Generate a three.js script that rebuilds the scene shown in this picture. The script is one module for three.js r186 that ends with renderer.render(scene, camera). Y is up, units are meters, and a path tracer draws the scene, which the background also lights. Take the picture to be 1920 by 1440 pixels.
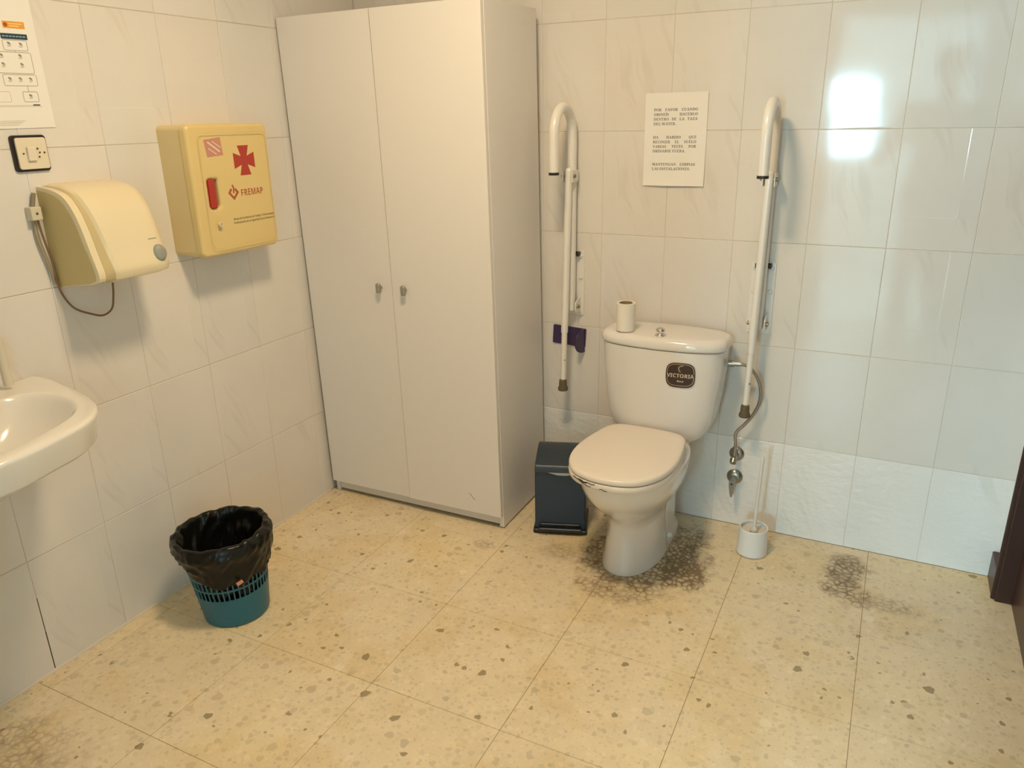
import * as THREE from 'three';
import { RoundedBoxGeometry } from 'three/addons/geometries/RoundedBoxGeometry.js';
import { mergeGeometries, toCreasedNormals } from 'three/addons/utils/BufferGeometryUtils.js';
import { MarchingCubes } from 'three/addons/objects/MarchingCubes.js';
import { RectAreaLightUniformsLib } from 'three/addons/lights/RectAreaLightUniformsLib.js';

// ---------------------------------------------------------------- camera, light, exposure
const scene = new THREE.Scene();
const camera = new THREE.PerspectiveCamera(53.646, 4 / 3, 0.05, 50);
camera.position.set(1.992, 1.473, 2.641);
camera.rotation.set(THREE.MathUtils.degToRad(-19.377), THREE.MathUtils.degToRad(26.821), THREE.MathUtils.degToRad(-1.104), 'YXZ');
scene.add(camera);
const renderer = new THREE.WebGLRenderer({ antialias: true });
renderer.toneMapping = THREE.LinearToneMapping;
renderer.toneMappingExposure = 0.475;
renderer.shadowMap.enabled = true;
RectAreaLightUniformsLib.init();
scene.background = new THREE.Color().setRGB(0.75, 0.85, 1.0);   // overcast daylight outside; every room is closed

const LAMP = { pos: [1.20, 2.5, 1.34], size: 0.27, level: 238, color: [1.0, 0.75, 0.47] };
const DAY = [0.47, 0.83, 1.0];
const HALL_WINDOW = 165, SIDE_WINDOW = 27;

// ---------------------------------------------------------------- helpers
let seed = 20240611;
function rnd() { seed = (seed * 1664525 + 1013904223) >>> 0; return seed / 4294967296; }
const rr = (a, b) => a + (b - a) * rnd();
const V = (x, y, z) => new THREE.Vector3(x, y, z);
const clamp = (x, a, b) => Math.min(b, Math.max(a, x));
const sstep = (a, b, x) => { const t = clamp((x - a) / (b - a), 0, 1); return t * t * (3 - 2 * t); };
function hash(i, j, k = 0) { let h = (Math.imul(i, 374761393) + Math.imul(j, 668265263) + Math.imul(k, 2147483647 ^ 0x51ed27)) | 0; h = Math.imul(h ^ (h >>> 13), 1274126177); h ^= h >>> 16; return (h >>> 0) / 4294967296; }
function vnoise(x, y, k = 0) {
  const i = Math.floor(x), j = Math.floor(y), u = x - i, v = y - j, a = u * u * (3 - 2 * u), b = v * v * (3 - 2 * v);
  return (hash(i, j, k) * (1 - a) + hash(i + 1, j, k) * a) * (1 - b) + (hash(i, j + 1, k) * (1 - a) + hash(i + 1, j + 1, k) * a) * b;
}
function fbm(x, y, o = 4, k = 0) { let s = 0, a = 0.5, t = 0; for (let q = 0; q < o; q++) { s += a * vnoise(x, y, k + q * 7); t += a; a *= 0.5; x *= 2.03; y *= 2.03; } return s / t; }

const lin = (r, g, b) => new THREE.Color().setRGB(r, g, b);
function mat(color, roughness = 0.5, extra = {}) {
  const c = Array.isArray(color) ? lin(...color) : new THREE.Color(color);
  return new THREE.MeshPhysicalMaterial({ color: c, roughness, ...extra });
}
const taken = {};
function numbered(n) { taken[n] = (taken[n] || 0) + 1; return taken[n] === 1 ? n : `${n}_${String(taken[n] - 1).padStart(3, '0')}`; }
function mesh(name, geo, m, parent) {
  const o = new THREE.Mesh(geo, m);
  o.name = name; o.castShadow = o.receiveShadow = true;
  (parent || scene).add(o);
  return o;
}
function thing(name, label, category, pos = [0, 0, 0], group) {
  const o = new THREE.Group(); o.name = numbered(name); o.position.set(...pos);
  o.userData = { label, category }; if (group) o.userData.group = group;
  scene.add(o); return o;
}
function struct(name, label, geo, m, category = 'room') {
  const o = geo ? mesh(name, geo, m) : new THREE.Group();
  if (!geo) { o.name = name; scene.add(o); }
  o.userData = { kind: 'structure', label, category };
  return o;
}
const moved = (g, x, y, z) => { g.translate(x, y, z); return g; };
const box = (x0, x1, y0, y1, z0, z1) => moved(new THREE.BoxGeometry(x1 - x0, y1 - y0, z1 - z0), (x0 + x1) / 2, (y0 + y1) / 2, (z0 + z1) / 2);
const rbox = (x0, x1, y0, y1, z0, z1, r = 0.003, s = 2) => moved(new RoundedBoxGeometry(x1 - x0, y1 - y0, z1 - z0, s, r), (x0 + x1) / 2, (y0 + y1) / 2, (z0 + z1) / 2);
const merge = (list) => mergeGeometries(list.map(g => { const n = g.index ? g.toNonIndexed() : g; for (const k of Object.keys(n.attributes)) if (!['position', 'normal', 'uv'].includes(k)) n.deleteAttribute(k); return n; }));
const lathe = (pts, seg = 48) => new THREE.LatheGeometry(pts.map(p => new THREE.Vector2(p[0], p[1])), seg);
function tube(pts, r, seg = 64, rad = 14, tension = 0.5) {
  const c = new THREE.CatmullRomCurve3(pts.map(p => V(...p)), false, 'centripetal', tension);
  const g = new THREE.TubeGeometry(c, seg, r, rad, false);
  const caps = [[0, -1], [1, 1]].map(([t, s]) => {
    const p = c.getPoint(t), d = c.getTangent(t).multiplyScalar(s);
    const k = new THREE.CircleGeometry(r, rad);
    k.applyQuaternion(new THREE.Quaternion().setFromUnitVectors(V(0, 0, 1), d.normalize())); k.translate(p.x, p.y, p.z); return k;
  });
  return merge([g, ...caps]);
}
function cyl(a, b, r0, r1 = r0, seg = 24) {
  const A = V(...a), B = V(...b), d = B.clone().sub(A), L = d.length();
  const g = new THREE.CylinderGeometry(r1, r0, L, seg);
  g.translate(0, L / 2, 0); g.applyQuaternion(new THREE.Quaternion().setFromUnitVectors(V(0, 1, 0), d.normalize())); g.translate(A.x, A.y, A.z);
  return g;
}
// loft through rings of equal point count (closed rings); caps are flat fans with their own vertices
function loft(rings, { cap0 = true, cap1 = true, flip = false, uv } = {}) {
  const n = rings[0].length, pos = [], idx = [], uvs = [];
  rings.forEach((r, j) => r.forEach((p, i) => { pos.push(...p); uvs.push(...(uv ? uv(p, i, j) : [i / n, j / (rings.length - 1)])); }));
  const tri = (a, b, c) => flip ? idx.push(a, c, b) : idx.push(a, b, c);
  for (let j = 0; j < rings.length - 1; j++) for (let i = 0; i < n; i++) {
    const k = (i + 1) % n, a = j * n + i, b = j * n + k, c = (j + 1) * n + k, d = (j + 1) * n + i;
    tri(a, b, c); tri(a, c, d);
  }
  const cap = (ring, up) => {
    const base = pos.length / 3, m = [0, 0, 0];
    ring.forEach(p => { pos.push(...p); uvs.push(0, 0); m[0] += p[0] / n; m[1] += p[1] / n; m[2] += p[2] / n; });
    pos.push(...m); uvs.push(0, 0);
    for (let i = 0; i < n; i++) { const k = (i + 1) % n; if (up) tri(base + i, base + k, base + n); else tri(base + k, base + i, base + n); }
  };
  if (cap0) cap(rings[0], false);
  if (cap1) cap(rings[rings.length - 1], true);
  const g = new THREE.BufferGeometry();
  g.setAttribute('position', new THREE.Float32BufferAttribute(pos, 3));
  g.setAttribute('uv', new THREE.Float32BufferAttribute(uvs, 2));
  g.setIndex(idx); g.computeVertexNormals();
  return g;
}
// horizontal ring, counter-clockwise seen from above gives outward faces when rings rise (x right, z towards the viewer)
function ring(n, f) { const out = []; for (let i = 0; i < n; i++) out.push(f(-i / n * Math.PI * 2)); return out; }
const sgnpow = (v, e) => Math.sign(v) * Math.pow(Math.abs(v), e);
const superRing = (cx, cz, rx, rz, y, e = 2, n = 64) => ring(n, t => [cx + rx * sgnpow(Math.cos(t), 2 / e), y, cz + rz * sgnpow(Math.sin(t), 2 / e)]);
function roundRect(w, h, r) {
  const s = new THREE.Shape(), x = -w / 2, y = -h / 2;
  s.moveTo(x + r, y); s.lineTo(x + w - r, y); s.absarc(x + w - r, y + r, r, -Math.PI / 2, 0); s.lineTo(x + w, y + h - r); s.absarc(x + w - r, y + h - r, r, 0, Math.PI / 2);
  s.lineTo(x + r, y + h); s.absarc(x + r, y + h - r, r, Math.PI / 2, Math.PI); s.lineTo(x, y + r); s.absarc(x + r, y + r, r, Math.PI, Math.PI * 1.5);
  return s;
}
const extrude = (shape, depth, bevel = 0, seg = 3, curve = 12) => new THREE.ExtrudeGeometry(shape, { depth: depth - 2 * bevel, bevelEnabled: bevel > 0, bevelThickness: bevel, bevelSize: bevel, bevelOffset: -bevel, bevelSegments: seg, curveSegments: curve });
function canvasTex(w, h, draw) {
  const c = document.createElement('canvas'); c.width = w; c.height = h;
  const g = c.getContext('2d'); draw(g, w, h);
  const t = new THREE.CanvasTexture(c); t.colorSpace = THREE.SRGBColorSpace; t.anisotropy = 8; return t;
}
function dataTex(w, h, f, srgb = true) {
  const d = new Uint8Array(w * h * 4), o = [0, 0, 0];
  const enc = (v) => Math.round(255 * (v <= 0.0031308 ? 12.92 * v : 1.055 * Math.pow(clamp(v, 0, 1), 1 / 2.4) - 0.055));
  const lut = new Uint8Array(4097); for (let i = 0; i <= 4096; i++) lut[i] = srgb ? enc(i / 4096) : Math.round(255 * i / 4096);
  for (let j = 0, k = 0; j < h; j++) for (let i = 0; i < w; i++, k += 4) {
    f(i, j, o); for (let q = 0; q < 3; q++) d[k + q] = lut[clamp(o[q] * 4096, 0, 4096) | 0]; d[k + 3] = 255;
  }
  const t = new THREE.DataTexture(d, w, h); t.wrapS = t.wrapT = THREE.RepeatWrapping; t.magFilter = THREE.LinearFilter; t.minFilter = THREE.LinearMipmapLinearFilter; t.generateMipmaps = true;
  if (srgb) t.colorSpace = THREE.SRGBColorSpace; t.needsUpdate = true; return t;
}

// ---------------------------------------------------------------- room dimensions (metres)
const RX = 2.441, RZ = 3.1, RH = 2.5;
const TW = 0.23437, ROW0 = 0.3558, TH = 0.35439;
const DOORWAY = { x0: 1.525, x1: 2.325, y1: 2.02 };

// ---------------------------------------------------------------- wall tiles
// marbled glaze: faint diagonal veins, one metre of it
const marble = dataTex(1024, 1024, (i, j, o) => {
  const x = i / 1024, y = j / 1024;
  const per = (s, k) => fbm(x * s, y * s, 4, k);
  // short smoky strokes leaning to the left, gathered in loose groups
  const u = x * 0.94 + y * 0.34, v = y * 0.94 - x * 0.34, wv = (fbm(x * 7, y * 7, 2, 3) - 0.5) * 0.05;
  const stroke = sstep(0.56, 0.80, fbm((u + wv) * 46, v * 6.5, 3, 61)) * sstep(0.42, 0.66, fbm(x * 5, y * 4, 3, 51));
  const cloud = per(9, 91) - 0.5, fine = hash(i, j, 5) - 0.5;
  const a = 1 - 0.06 * stroke + cloud * 0.06 + fine * 0.014;
  const pink = (per(4, 131) - 0.5) * 0.03;
  o[0] = 0.770 * a + pink * 0.4; o[1] = 0.740 * a - 0.008 * stroke - pink * 0.2; o[2] = 0.690 * a - 0.02 * stroke - pink * 0.5;
});
const waves = dataTex(512, 512, (i, j, o) => { const v = fbm(i / 512 * 6, j / 512 * 6, 2, 11); o[0] = o[1] = o[2] = v; }, false);
const rock = dataTex(512, 512, (i, j, o) => { const v = 0.5 * fbm(i / 512 * 9, j / 512 * 14, 4, 23) + 0.5 * Math.abs(fbm(i / 512 * 26, j / 512 * 40, 3, 29) - 0.5) * 2; o[0] = o[1] = o[2] = v; }, false);
function glaze(tint, rough = 0.075, bump = waves, bs = 0.0007) {
  return mat(tint, rough, { map: marble, bumpMap: bump, bumpScale: bs, specularIntensity: 1, ior: 1.52 });
}
const glazeMats = [glaze([1, 1, 1]), glaze([0.975, 0.98, 0.975]), glaze([1.0, 0.985, 0.965])];
const rockGlaze = [glaze([1.12, 1.16, 1.20], 0.20, rock, 0.0035), glaze([1.10, 1.14, 1.18], 0.20, rock, 0.0035)];
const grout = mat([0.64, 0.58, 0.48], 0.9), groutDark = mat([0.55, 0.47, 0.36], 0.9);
// a tile in the xy plane, face towards +z, chamfered edges; uv in metres with its own offset in the marble
const tileCache = {};
function tileGeo(w, h, variant) {
  const key = `${w.toFixed(4)}|${h.toFixed(4)}|${variant}`;
  if (tileCache[key]) return tileCache[key];
  const t = 0.006, c = 0.0013, pos = [], uv = [], idx = [];
  const ou = hash(variant, 3) * 1.0, ov = hash(variant, 9) * 1.0;
  const q = (pts) => { const b = pos.length / 3; pts.forEach(p => { pos.push(...p); uv.push(p[0] + ou, p[1] + ov); }); idx.push(b, b + 1, b + 2, b, b + 2, b + 3); };
  const W = w / 2, H = h / 2, a = W - c, b = H - c;
  q([[-a, -b, t], [a, -b, t], [a, b, t], [-a, b, t]]);
  const o = [[-W, -H], [W, -H], [W, H], [-W, H]], n = [[-a, -b], [a, -b], [a, b], [-a, b]];
  for (let k = 0; k < 4; k++) {
    const l = (k + 1) % 4;
    q([[...o[k], t - 0.0010], [...o[l], t - 0.0010], [...n[l], t], [...n[k], t]]);
    q([[...o[k], 0], [...o[l], 0], [...o[l], t - 0.0010], [...o[k], t - 0.0010]]);
  }
  const g = new THREE.BufferGeometry();
  g.setAttribute('position', new THREE.Float32BufferAttribute(pos, 3)); g.setAttribute('uv', new THREE.Float32BufferAttribute(uv, 2));
  g.setIndex(idx); const out = g.toNonIndexed(); out.computeVertexNormals();
  return tileCache[key] = out;
}
const rowsY = [0, ...Array.from({ length: 7 }, (_, k) => ROW0 + k * TH), RH];
function tileWall(wall, cuts, place, skip, rockRow) {
  const gap = 0.0015;
  for (let r = 0; r < rowsY.length - 1; r++) for (let c = 0; c < cuts.length - 1; c++) {
    const w = cuts[c + 1] - cuts[c] - gap * 0.6, h = rowsY[r + 1] - rowsY[r] - gap;
    if (w < 0.01 || h < 0.005) continue;
    const v = Math.floor(rnd() * 9), ms = rockRow && r === 0 ? rockGlaze : glazeMats;
    const o = mesh('tile', tileGeo(w, h, v), ms[Math.floor(rnd() * ms.length)], wall);
    place(o, (cuts[c] + cuts[c + 1]) / 2, (rowsY[r] + rowsY[r + 1]) / 2);
    o.rotation.x += rr(-0.0022, 0.0022); o.rotateY(rr(-0.0025, 0.0025));
  }
}
const T6 = 0.006;
{
  const w = struct('wall_back', 'back wall of marbled cream ceramic tiles behind the toilet');
  mesh('grout', box(-0.12, RX + 0.12, 0, RH, -0.12, -T6 + 0.0046), grout, w);
  tileWall(w, [0, ...Array.from({ length: 8 }, (_, k) => 0.0972 + k * TW + 0), ...[8, 9].map(k => 0.0972 + k * TW), RX], (o, x, y) => o.position.set(x, y, -T6), null, true);
  const l = struct('wall_left', 'left wall of marbled cream ceramic tiles with dryer and sink');
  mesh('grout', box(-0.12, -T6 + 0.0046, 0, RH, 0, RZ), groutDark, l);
  const cuts = []; for (let k = 0; k <= 13; k++) cuts.push(Math.max(0, 1.170 - 5 * TW + k * TW)); cuts.push(RZ);
  tileWall(l, cuts, (o, z, y) => { o.position.set(-T6, y, z); o.rotation.order = 'YXZ'; o.rotation.y = Math.PI / 2; });
}
mesh('open_joint', merge([box(-0.003, 0.0006, 0.004, 0.13, 1.170 + 2 * TW - 0.0011, 1.170 + 2 * TW + 0.0011), box(-0.003, 0.0004, 0.13, 0.24, 1.170 + 2 * TW - 0.0006, 1.170 + 2 * TW + 0.0006)]), mat([0.05, 0.035, 0.02], 0.9), scene.getObjectByName('wall_left'));
// right wall: opening for the closed dark door
const RD = { z0: 0.150, z1: 0.97, y1: 2.03 };
struct('wall_right', 'right wall of pale glazed tile round the dark door', merge([
  box(RX, RX + 0.12, 0, RH, 0, RD.z0 - 0.03), box(RX, RX + 0.12, 0, RH, RD.z1 + 0.03, RZ), box(RX, RX + 0.12, RD.y1 + 0.03, RH, RD.z0 - 0.03, RD.z1 + 0.03)]), glazeMats[0]);
struct('wall_front', 'wall behind the viewer with an open doorway', merge([
  box(-0.12, DOORWAY.x0 - 0.03, 0, RH, RZ, RZ + 0.12), box(DOORWAY.x1 + 0.03, RX + 0.12, 0, RH, RZ, RZ + 0.12), box(DOORWAY.x0 - 0.03, DOORWAY.x1 + 0.03, DOORWAY.y1 + 0.03, RH, RZ, RZ + 0.12)]), glazeMats[1]);
struct('ceiling', 'plain white plaster ceiling', box(-0.12, RX + 0.12, RH, RH + 0.12, -0.12, RZ + 0.12), mat([0.78, 0.76, 0.72], 0.9));

// ---------------------------------------------------------------- terrazzo floor
const FX = 2.5, FZ = 2.6, FN = 2048;
function chipLayer(g, prob, r0, r1, k) {
  const nx = Math.ceil(FX / g) + 2, nz = Math.ceil(FZ / g) + 2, cells = [];
  for (let j = 0; j < nz; j++) for (let i = 0; i < nx; i++) {
    if (hash(i, j, k) > prob) { cells.push(null); continue; }
    const a = hash(i, j, k + 1) * Math.PI, e = 0.55 + 0.45 * hash(i, j, k + 2);
    cells.push([(i - 1 + 0.15 + 0.7 * hash(i, j, k + 3)) * g, (j - 1 + 0.15 + 0.7 * hash(i, j, k + 4)) * g, r0 + (r1 - r0) * Math.pow(hash(i, j, k + 5), 1.6), Math.cos(a), Math.sin(a), e, hash(i, j, k + 6) * 6.28, hash(i, j, k + 7)]);
  }
  return (x, z) => {
    const i0 = Math.floor(x / g) + 1, j0 = Math.floor(z / g) + 1;
    for (let dj = -1; dj <= 1; dj++) for (let di = -1; di <= 1; di++) {
      const i = i0 + di, j = j0 + dj; if (i < 0 || j < 0 || i >= nx || j >= nz) continue;
      const c = cells[j * nx + i]; if (!c) continue;
      const dx = x - c[0], dz = z - c[1], d2 = dx * dx + dz * dz; if (d2 > c[2] * c[2] * 1.7) continue;
      const u = dx * c[3] + dz * c[4], v = (dz * c[3] - dx * c[4]) / c[5], ph = Math.atan2(v, u);
      if (Math.hypot(u, v) < c[2] * (1 + 0.11 * Math.cos(3 * ph + c[6]) + 0.07 * Math.cos(5 * ph - c[6] * 2))) return c[7];
    }
    return -1;
  };
}
const chipBig = chipLayer(0.050, 0.30, 0.006, 0.0150, 300), chipMid = chipLayer(0.021, 0.72, 0.0035, 0.0095, 400), chipSmall = chipLayer(0.0105, 0.5, 0.0015, 0.0045, 500);
function crackle(x, z, g) {   // 0 at the joints between grains, rising inside them
  const i0 = Math.floor(x / g), j0 = Math.floor(z / g); let a = 9, b = 9;
  for (let dj = -1; dj <= 1; dj++) for (let di = -1; di <= 1; di++) {
    const i = i0 + di, j = j0 + dj, d = Math.hypot(x / g - i - hash(i, j, 71), z / g - j - hash(i, j, 72));
    if (d < a) { b = a; a = d; } else if (d < b) b = d;
  }
  return b - a;
}
// grime: [x, z, rx, rz, strength]
const grimeSpots = [[1.335, 0.50, 0.17, 0.13, 0.75], [1.45, 0.36, 0.15, 0.19, 1.0], [1.22, 0.40, 0.10, 0.17, 0.8], [1.46, 0.20, 0.10, 0.14, 0.7], [1.30, 0.60, 0.16, 0.07, 0.55], [1.99, 0.20, 0.075, 0.17, 0.85], [2.03, 0.31, 0.07, 0.06, 0.55], [2.13, 0.31, 0.10, 0.05, 0.38], [0.80, 0.52, 0.05, 0.035, 0.35], [0.20, 1.93, 0.22, 0.17, 0.42], [1.06, 0.45, 0.10, 0.06, 0.3]];
const floorTex = dataTex(FN, FN, (i, j, o) => {
  const x = i / FN * FX, z = j / FN * FZ;
  let r = 0.80, g = 0.680, b = 0.465;
  const soft = fbm(x * 26, z * 26, 3, 211) - 0.5, broad = fbm(x * 3.1, z * 3.1, 3, 222) - 0.5, grain = hash(i, j, 77) - 0.5;
  let chip = 0;
  const tone = (k, br, bg, bb) => { r = br * k; g = bg * k; b = bb * k; };
  const s = chipSmall(x, z); if (s >= 0) tone(s < 0.62 ? 0.90 : 1.05, 0.80, 0.68, s < 0.62 ? 0.45 : 0.49);
  const m = chipMid(x, z); if (m >= 0) { if (m < 0.025) tone(0.50, 0.78, 0.62, 0.36); else if (m < 0.74) tone(0.82 + 0.13 * m, 0.80, 0.69, 0.47); else tone(1.05, 0.80, 0.69, 0.50); }
  const c = chipBig(x, z); if (c >= 0) { if (c < 0.10) tone(0.48, 0.78, 0.62, 0.36); else if (c < 0.85) tone(0.74 + 0.16 * c, 0.80, 0.68, 0.455); else tone(1.07, 0.80, 0.70, 0.53); }
  const f = 1 + soft * 0.13 + broad * 0.10 + grain * 0.035;
  r *= f; g *= f * (1 - Math.max(0, broad) * 0.05); b *= f * (1 - Math.max(0, broad) * 0.30);
  // yellowish soaked-in patches, with blotchy outlines
  const soak = sstep(0.50, 0.66, fbm(x * 5.5, z * 5.5, 4, 244)) * 0.55;
  r *= 1 - 0.07 * soak; g *= 1 - 0.13 * soak; b *= 1 - 0.30 * soak;
  // grime in the joints between the stone chips
  let dirt = 0;
  for (const p of grimeSpots) { const d = Math.hypot((x - p[0]) / p[2], (z - p[1]) / p[3]); if (d < 1.15) dirt = Math.max(dirt, p[4] * (1 - sstep(0.45, 1.15, d + (fbm(x * 30, z * 30, 2, 266) - 0.5) * 0.7))); }
  if (dirt > 0.01) {
    const wx = x + 0.012 * (fbm(x * 40, z * 40, 2, 281) - 0.5), wz = z + 0.012 * (fbm(x * 40 + 9, z * 40, 2, 283) - 0.5);
    const e1 = crackle(wx, wz, 0.022), e2 = crackle(wx + 3, wz, 0.011), thick = 0.30 + 0.5 * fbm(x * 22, z * 22, 2, 287);
    const line = Math.max(1 - sstep(0.03, thick, e1), 0.7 * (1 - sstep(0.03, thick, e2)) * sstep(0.45, 0.6, fbm(x * 14, z * 14, 2, 289)));
    const w = clamp(dirt * (0.34 + 0.80 * line) * (0.45 + 1.1 * fbm(x * 45, z * 45, 3, 277)), 0, 0.93);
    r += (0.19 - r) * w; g += (0.125 - g) * w; b += (0.06 - b) * w;
  }
  o[0] = r; o[1] = g; o[2] = b;
});
const terrazzo = mat([1, 1, 1], 0.36, { map: floorTex, bumpMap: waves, bumpScale: 0.0006 });
{
  const fl = struct('floor', 'cream terrazzo tile floor with brown stone chips');
  mesh('grout', box(-0.12, RX + 0.12, -0.12, -0.0015, -0.12, RZ + 0.12), mat([0.36, 0.26, 0.15], 0.95), fl);
  const S = 0.39905, U0 = 0.4593 - S, V0 = 0.4966 - S;
  const xs = [0, U0, ...[1, 2, 3, 4, 5].map(k => U0 + k * S), RX + 0.045], zs = [0, V0]; for (let k = 1; V0 + k * S < RZ; k++) zs.push(V0 + k * S); zs.push(RZ);
  for (let j = 0; j < zs.length - 1; j++) for (let i = 0; i < xs.length - 1; i++) {
    const g = 0.0006, x0 = xs[i] + g, x1 = xs[i + 1] - g, z0 = zs[j] + g, z1 = zs[j + 1] - g, dy = rr(-0.0004, 0);
    const pos = [], uv = [], c = 0.0004;
    const q = (...p) => { for (const k of [0, 1, 2, 0, 2, 3]) { pos.push(...p[k]); uv.push(p[k][0] / FX, p[k][2] / FZ); } };
    const t = dy, e = dy - 0.0012, bt = -0.02;
    q([x0 + c, t, z1 - c], [x1 - c, t, z1 - c], [x1 - c, t, z0 + c], [x0 + c, t, z0 + c]);
    q([x0, e, z1], [x1, e, z1], [x1 - c, t, z1 - c], [x0 + c, t, z1 - c]); q([x1, e, z0], [x0, e, z0], [x0 + c, t, z0 + c], [x1 - c, t, z0 + c]);
    q([x0, e, z0], [x0, e, z1], [x0 + c, t, z1 - c], [x0 + c, t, z0 + c]); q([x1, e, z1], [x1, e, z0], [x1 - c, t, z0 + c], [x1 - c, t, z1 - c]);
    q([x0, bt, z1], [x1, bt, z1], [x1, e, z1], [x0, e, z1]); q([x0, bt, z0], [x0, bt, z1], [x0, e, z1], [x0, e, z0]);
    const geo = new THREE.BufferGeometry(); geo.setAttribute('position', new THREE.Float32BufferAttribute(pos, 3)); geo.setAttribute('uv', new THREE.Float32BufferAttribute(uv, 2)); geo.computeVertexNormals();
    mesh('floor_tile', geo, terrazzo, fl);
  }
}
// white sealant bead along the left wall
struct('trim_1', 'thin white sealant bead where the left wall meets the floor', cyl([0.001, 0.0005, 0.42], [0.001, 0.0005, RZ], 0.006, 0.006, 8), mat([0.70, 0.64, 0.54], 0.6), 'trim');

// ---------------------------------------------------------------- right wall door, frame and baseboard
const darkWood = mat([0.045, 0.017, 0.011], 0.42), darkWood2 = mat([0.065, 0.026, 0.017], 0.38);
struct('baseboard_right', 'short dark wood baseboard in the right corner', rbox(RX - 0.024, RX + 0.002, 0, 0.098, 0.0, 0.122, 0.004), darkWood2, 'baseboard');
{
  const d = struct('door_1', 'dark brown wooden door in the right wall');
  for (const z of [RD.z0 - 0.027, RD.z1]) {
    mesh('jamb', merge([rbox(RX - 0.016, RX + 0.10, 0, RD.y1 + 0.027, z, z + 0.027, 0.004), rbox(RX - 0.026, RX - 0.012, 0, RD.y1 + 0.02, z + 0.004, z + 0.016, 0.004)]), darkWood, d);
  }
  mesh('jamb', rbox(RX - 0.016, RX + 0.10, RD.y1, RD.y1 + 0.027, RD.z0, RD.z1, 0.004), darkWood, d);
  mesh('door_leaf', merge([box(RX + 0.030, RX + 0.065, 0.004, RD.y1 - 0.003, RD.z0 + 0.003, RD.z1 - 0.003), rbox(RX + 0.022, RX + 0.034, 0.25, 0.95, RD.z0 + 0.13, RD.z1 - 0.13, 0.005), rbox(RX + 0.022, RX + 0.034, 1.1, 1.85, RD.z0 + 0.13, RD.z1 - 0.13, 0.005)]), darkWood2, d);
  const hd = mesh('handle', merge([cyl([RX + 0.03, 1.03, 0.89], [RX - 0.02, 1.03, 0.89], 0.01), tube([[RX - 0.018, 1.03, 0.89], [RX - 0.03, 1.03, 0.87], [RX - 0.03, 1.03, 0.78]], 0.008, 20, 10)]), mat([0.6, 0.5, 0.3], 0.3, { metalness: 1 }), d);
}
{
  const d = struct('door_2', 'dark brown frame of the open doorway behind the viewer');
  for (const x of [DOORWAY.x0 - 0.03, DOORWAY.x1]) mesh('jamb', rbox(x, x + 0.03, 0, DOORWAY.y1 + 0.03, RZ - 0.02, RZ + 0.14, 0.004), darkWood, d);
  mesh('jamb', rbox(DOORWAY.x0, DOORWAY.x1, DOORWAY.y1, DOORWAY.y1 + 0.03, RZ - 0.02, RZ + 0.14, 0.004), darkWood, d);
}

// ---------------------------------------------------------------- hall beyond the doorway (lit by daylight; the wall tiles mirror it)
const HZ = 5.4, HX0 = 0.55, HX1 = 2.75;
const plaster = mat([0.80, 0.80, 0.78], 0.9);
const WIN = { x0: 0.95, x1: 1.72, y0: 1.11, y1: 1.75 }, SW = { z0: 3.7, z1: 5.0, y0: 0.95, y1: 2.15 };
struct('wall_hall', 'white plaster walls of the hall behind the viewer', merge([
  box(HX0 - 0.1, HX1 + 0.1, 0, WIN.y0, HZ, HZ + 0.15), box(HX0 - 0.1, HX1 + 0.1, WIN.y1, RH, HZ, HZ + 0.15), box(HX0 - 0.1, WIN.x0, WIN.y0, WIN.y1, HZ, HZ + 0.15), box(WIN.x1, HX1 + 0.1, WIN.y0, WIN.y1, HZ, HZ + 0.15),
  box(HX1, HX1 + 0.1, 0, RH, RZ + 0.12, HZ),
  box(HX0 - 0.15, HX0, 0, SW.y0, RZ + 0.12, HZ), box(HX0 - 0.15, HX0, SW.y1, RH, RZ + 0.12, HZ), box(HX0 - 0.15, HX0, SW.y0, SW.y1, RZ + 0.12, SW.z0), box(HX0 - 0.15, HX0, SW.y0, SW.y1, SW.z1, HZ),
  box(RX + 0.12, HX1 + 0.1, 0, RH, RZ, RZ + 0.12)]), plaster);
struct('floor_hall', 'pale tiled floor of the hall', box(HX0 - 0.15, HX1 + 0.1, -0.12, 0, RZ + 0.12, HZ + 0.15), mat([0.62, 0.58, 0.5], 0.35));
struct('ceiling_hall', 'white hall ceiling', box(HX0 - 0.15, HX1 + 0.1, RH, RH + 0.12, RZ + 0.12, HZ + 0.15), plaster);
function dayWindow(name, label, x0, x1, y0, y1, z, turn, level, at) {
  const w = struct(name, label); w.position.set(...at); w.rotation.y = turn;
  const W = x1 - x0, H = y1 - y0, fr = mat([0.8, 0.8, 0.78], 0.4);
  mesh('window_frame', merge([rbox(-W / 2, W / 2, -H / 2, -H / 2 + 0.04, -0.03, 0.03), rbox(-W / 2, W / 2, H / 2 - 0.04, H / 2, -0.03, 0.03), rbox(-W / 2, -W / 2 + 0.04, -H / 2, H / 2, -0.03, 0.03), rbox(W / 2 - 0.04, W / 2, -H / 2, H / 2, -0.03, 0.03), rbox(-0.02, 0.02, -H / 2, H / 2, -0.03, 0.03)]), fr, w);
  mesh('window_pane', box(-W / 2 + 0.03, W / 2 - 0.03, -H / 2 + 0.03, H / 2 - 0.03, -0.006, 0.0), mat([0.7, 0.75, 0.78], 0.6, { emissive: lin(...DAY), emissiveIntensity: level * 0.25 }), w);
  const l = new THREE.RectAreaLight(lin(...DAY), level, W - 0.08, H - 0.08);
  l.name = name + '_daylight'; l.position.set(0, 0, 0.032); l.rotation.y = Math.PI; w.add(l);
}
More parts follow.
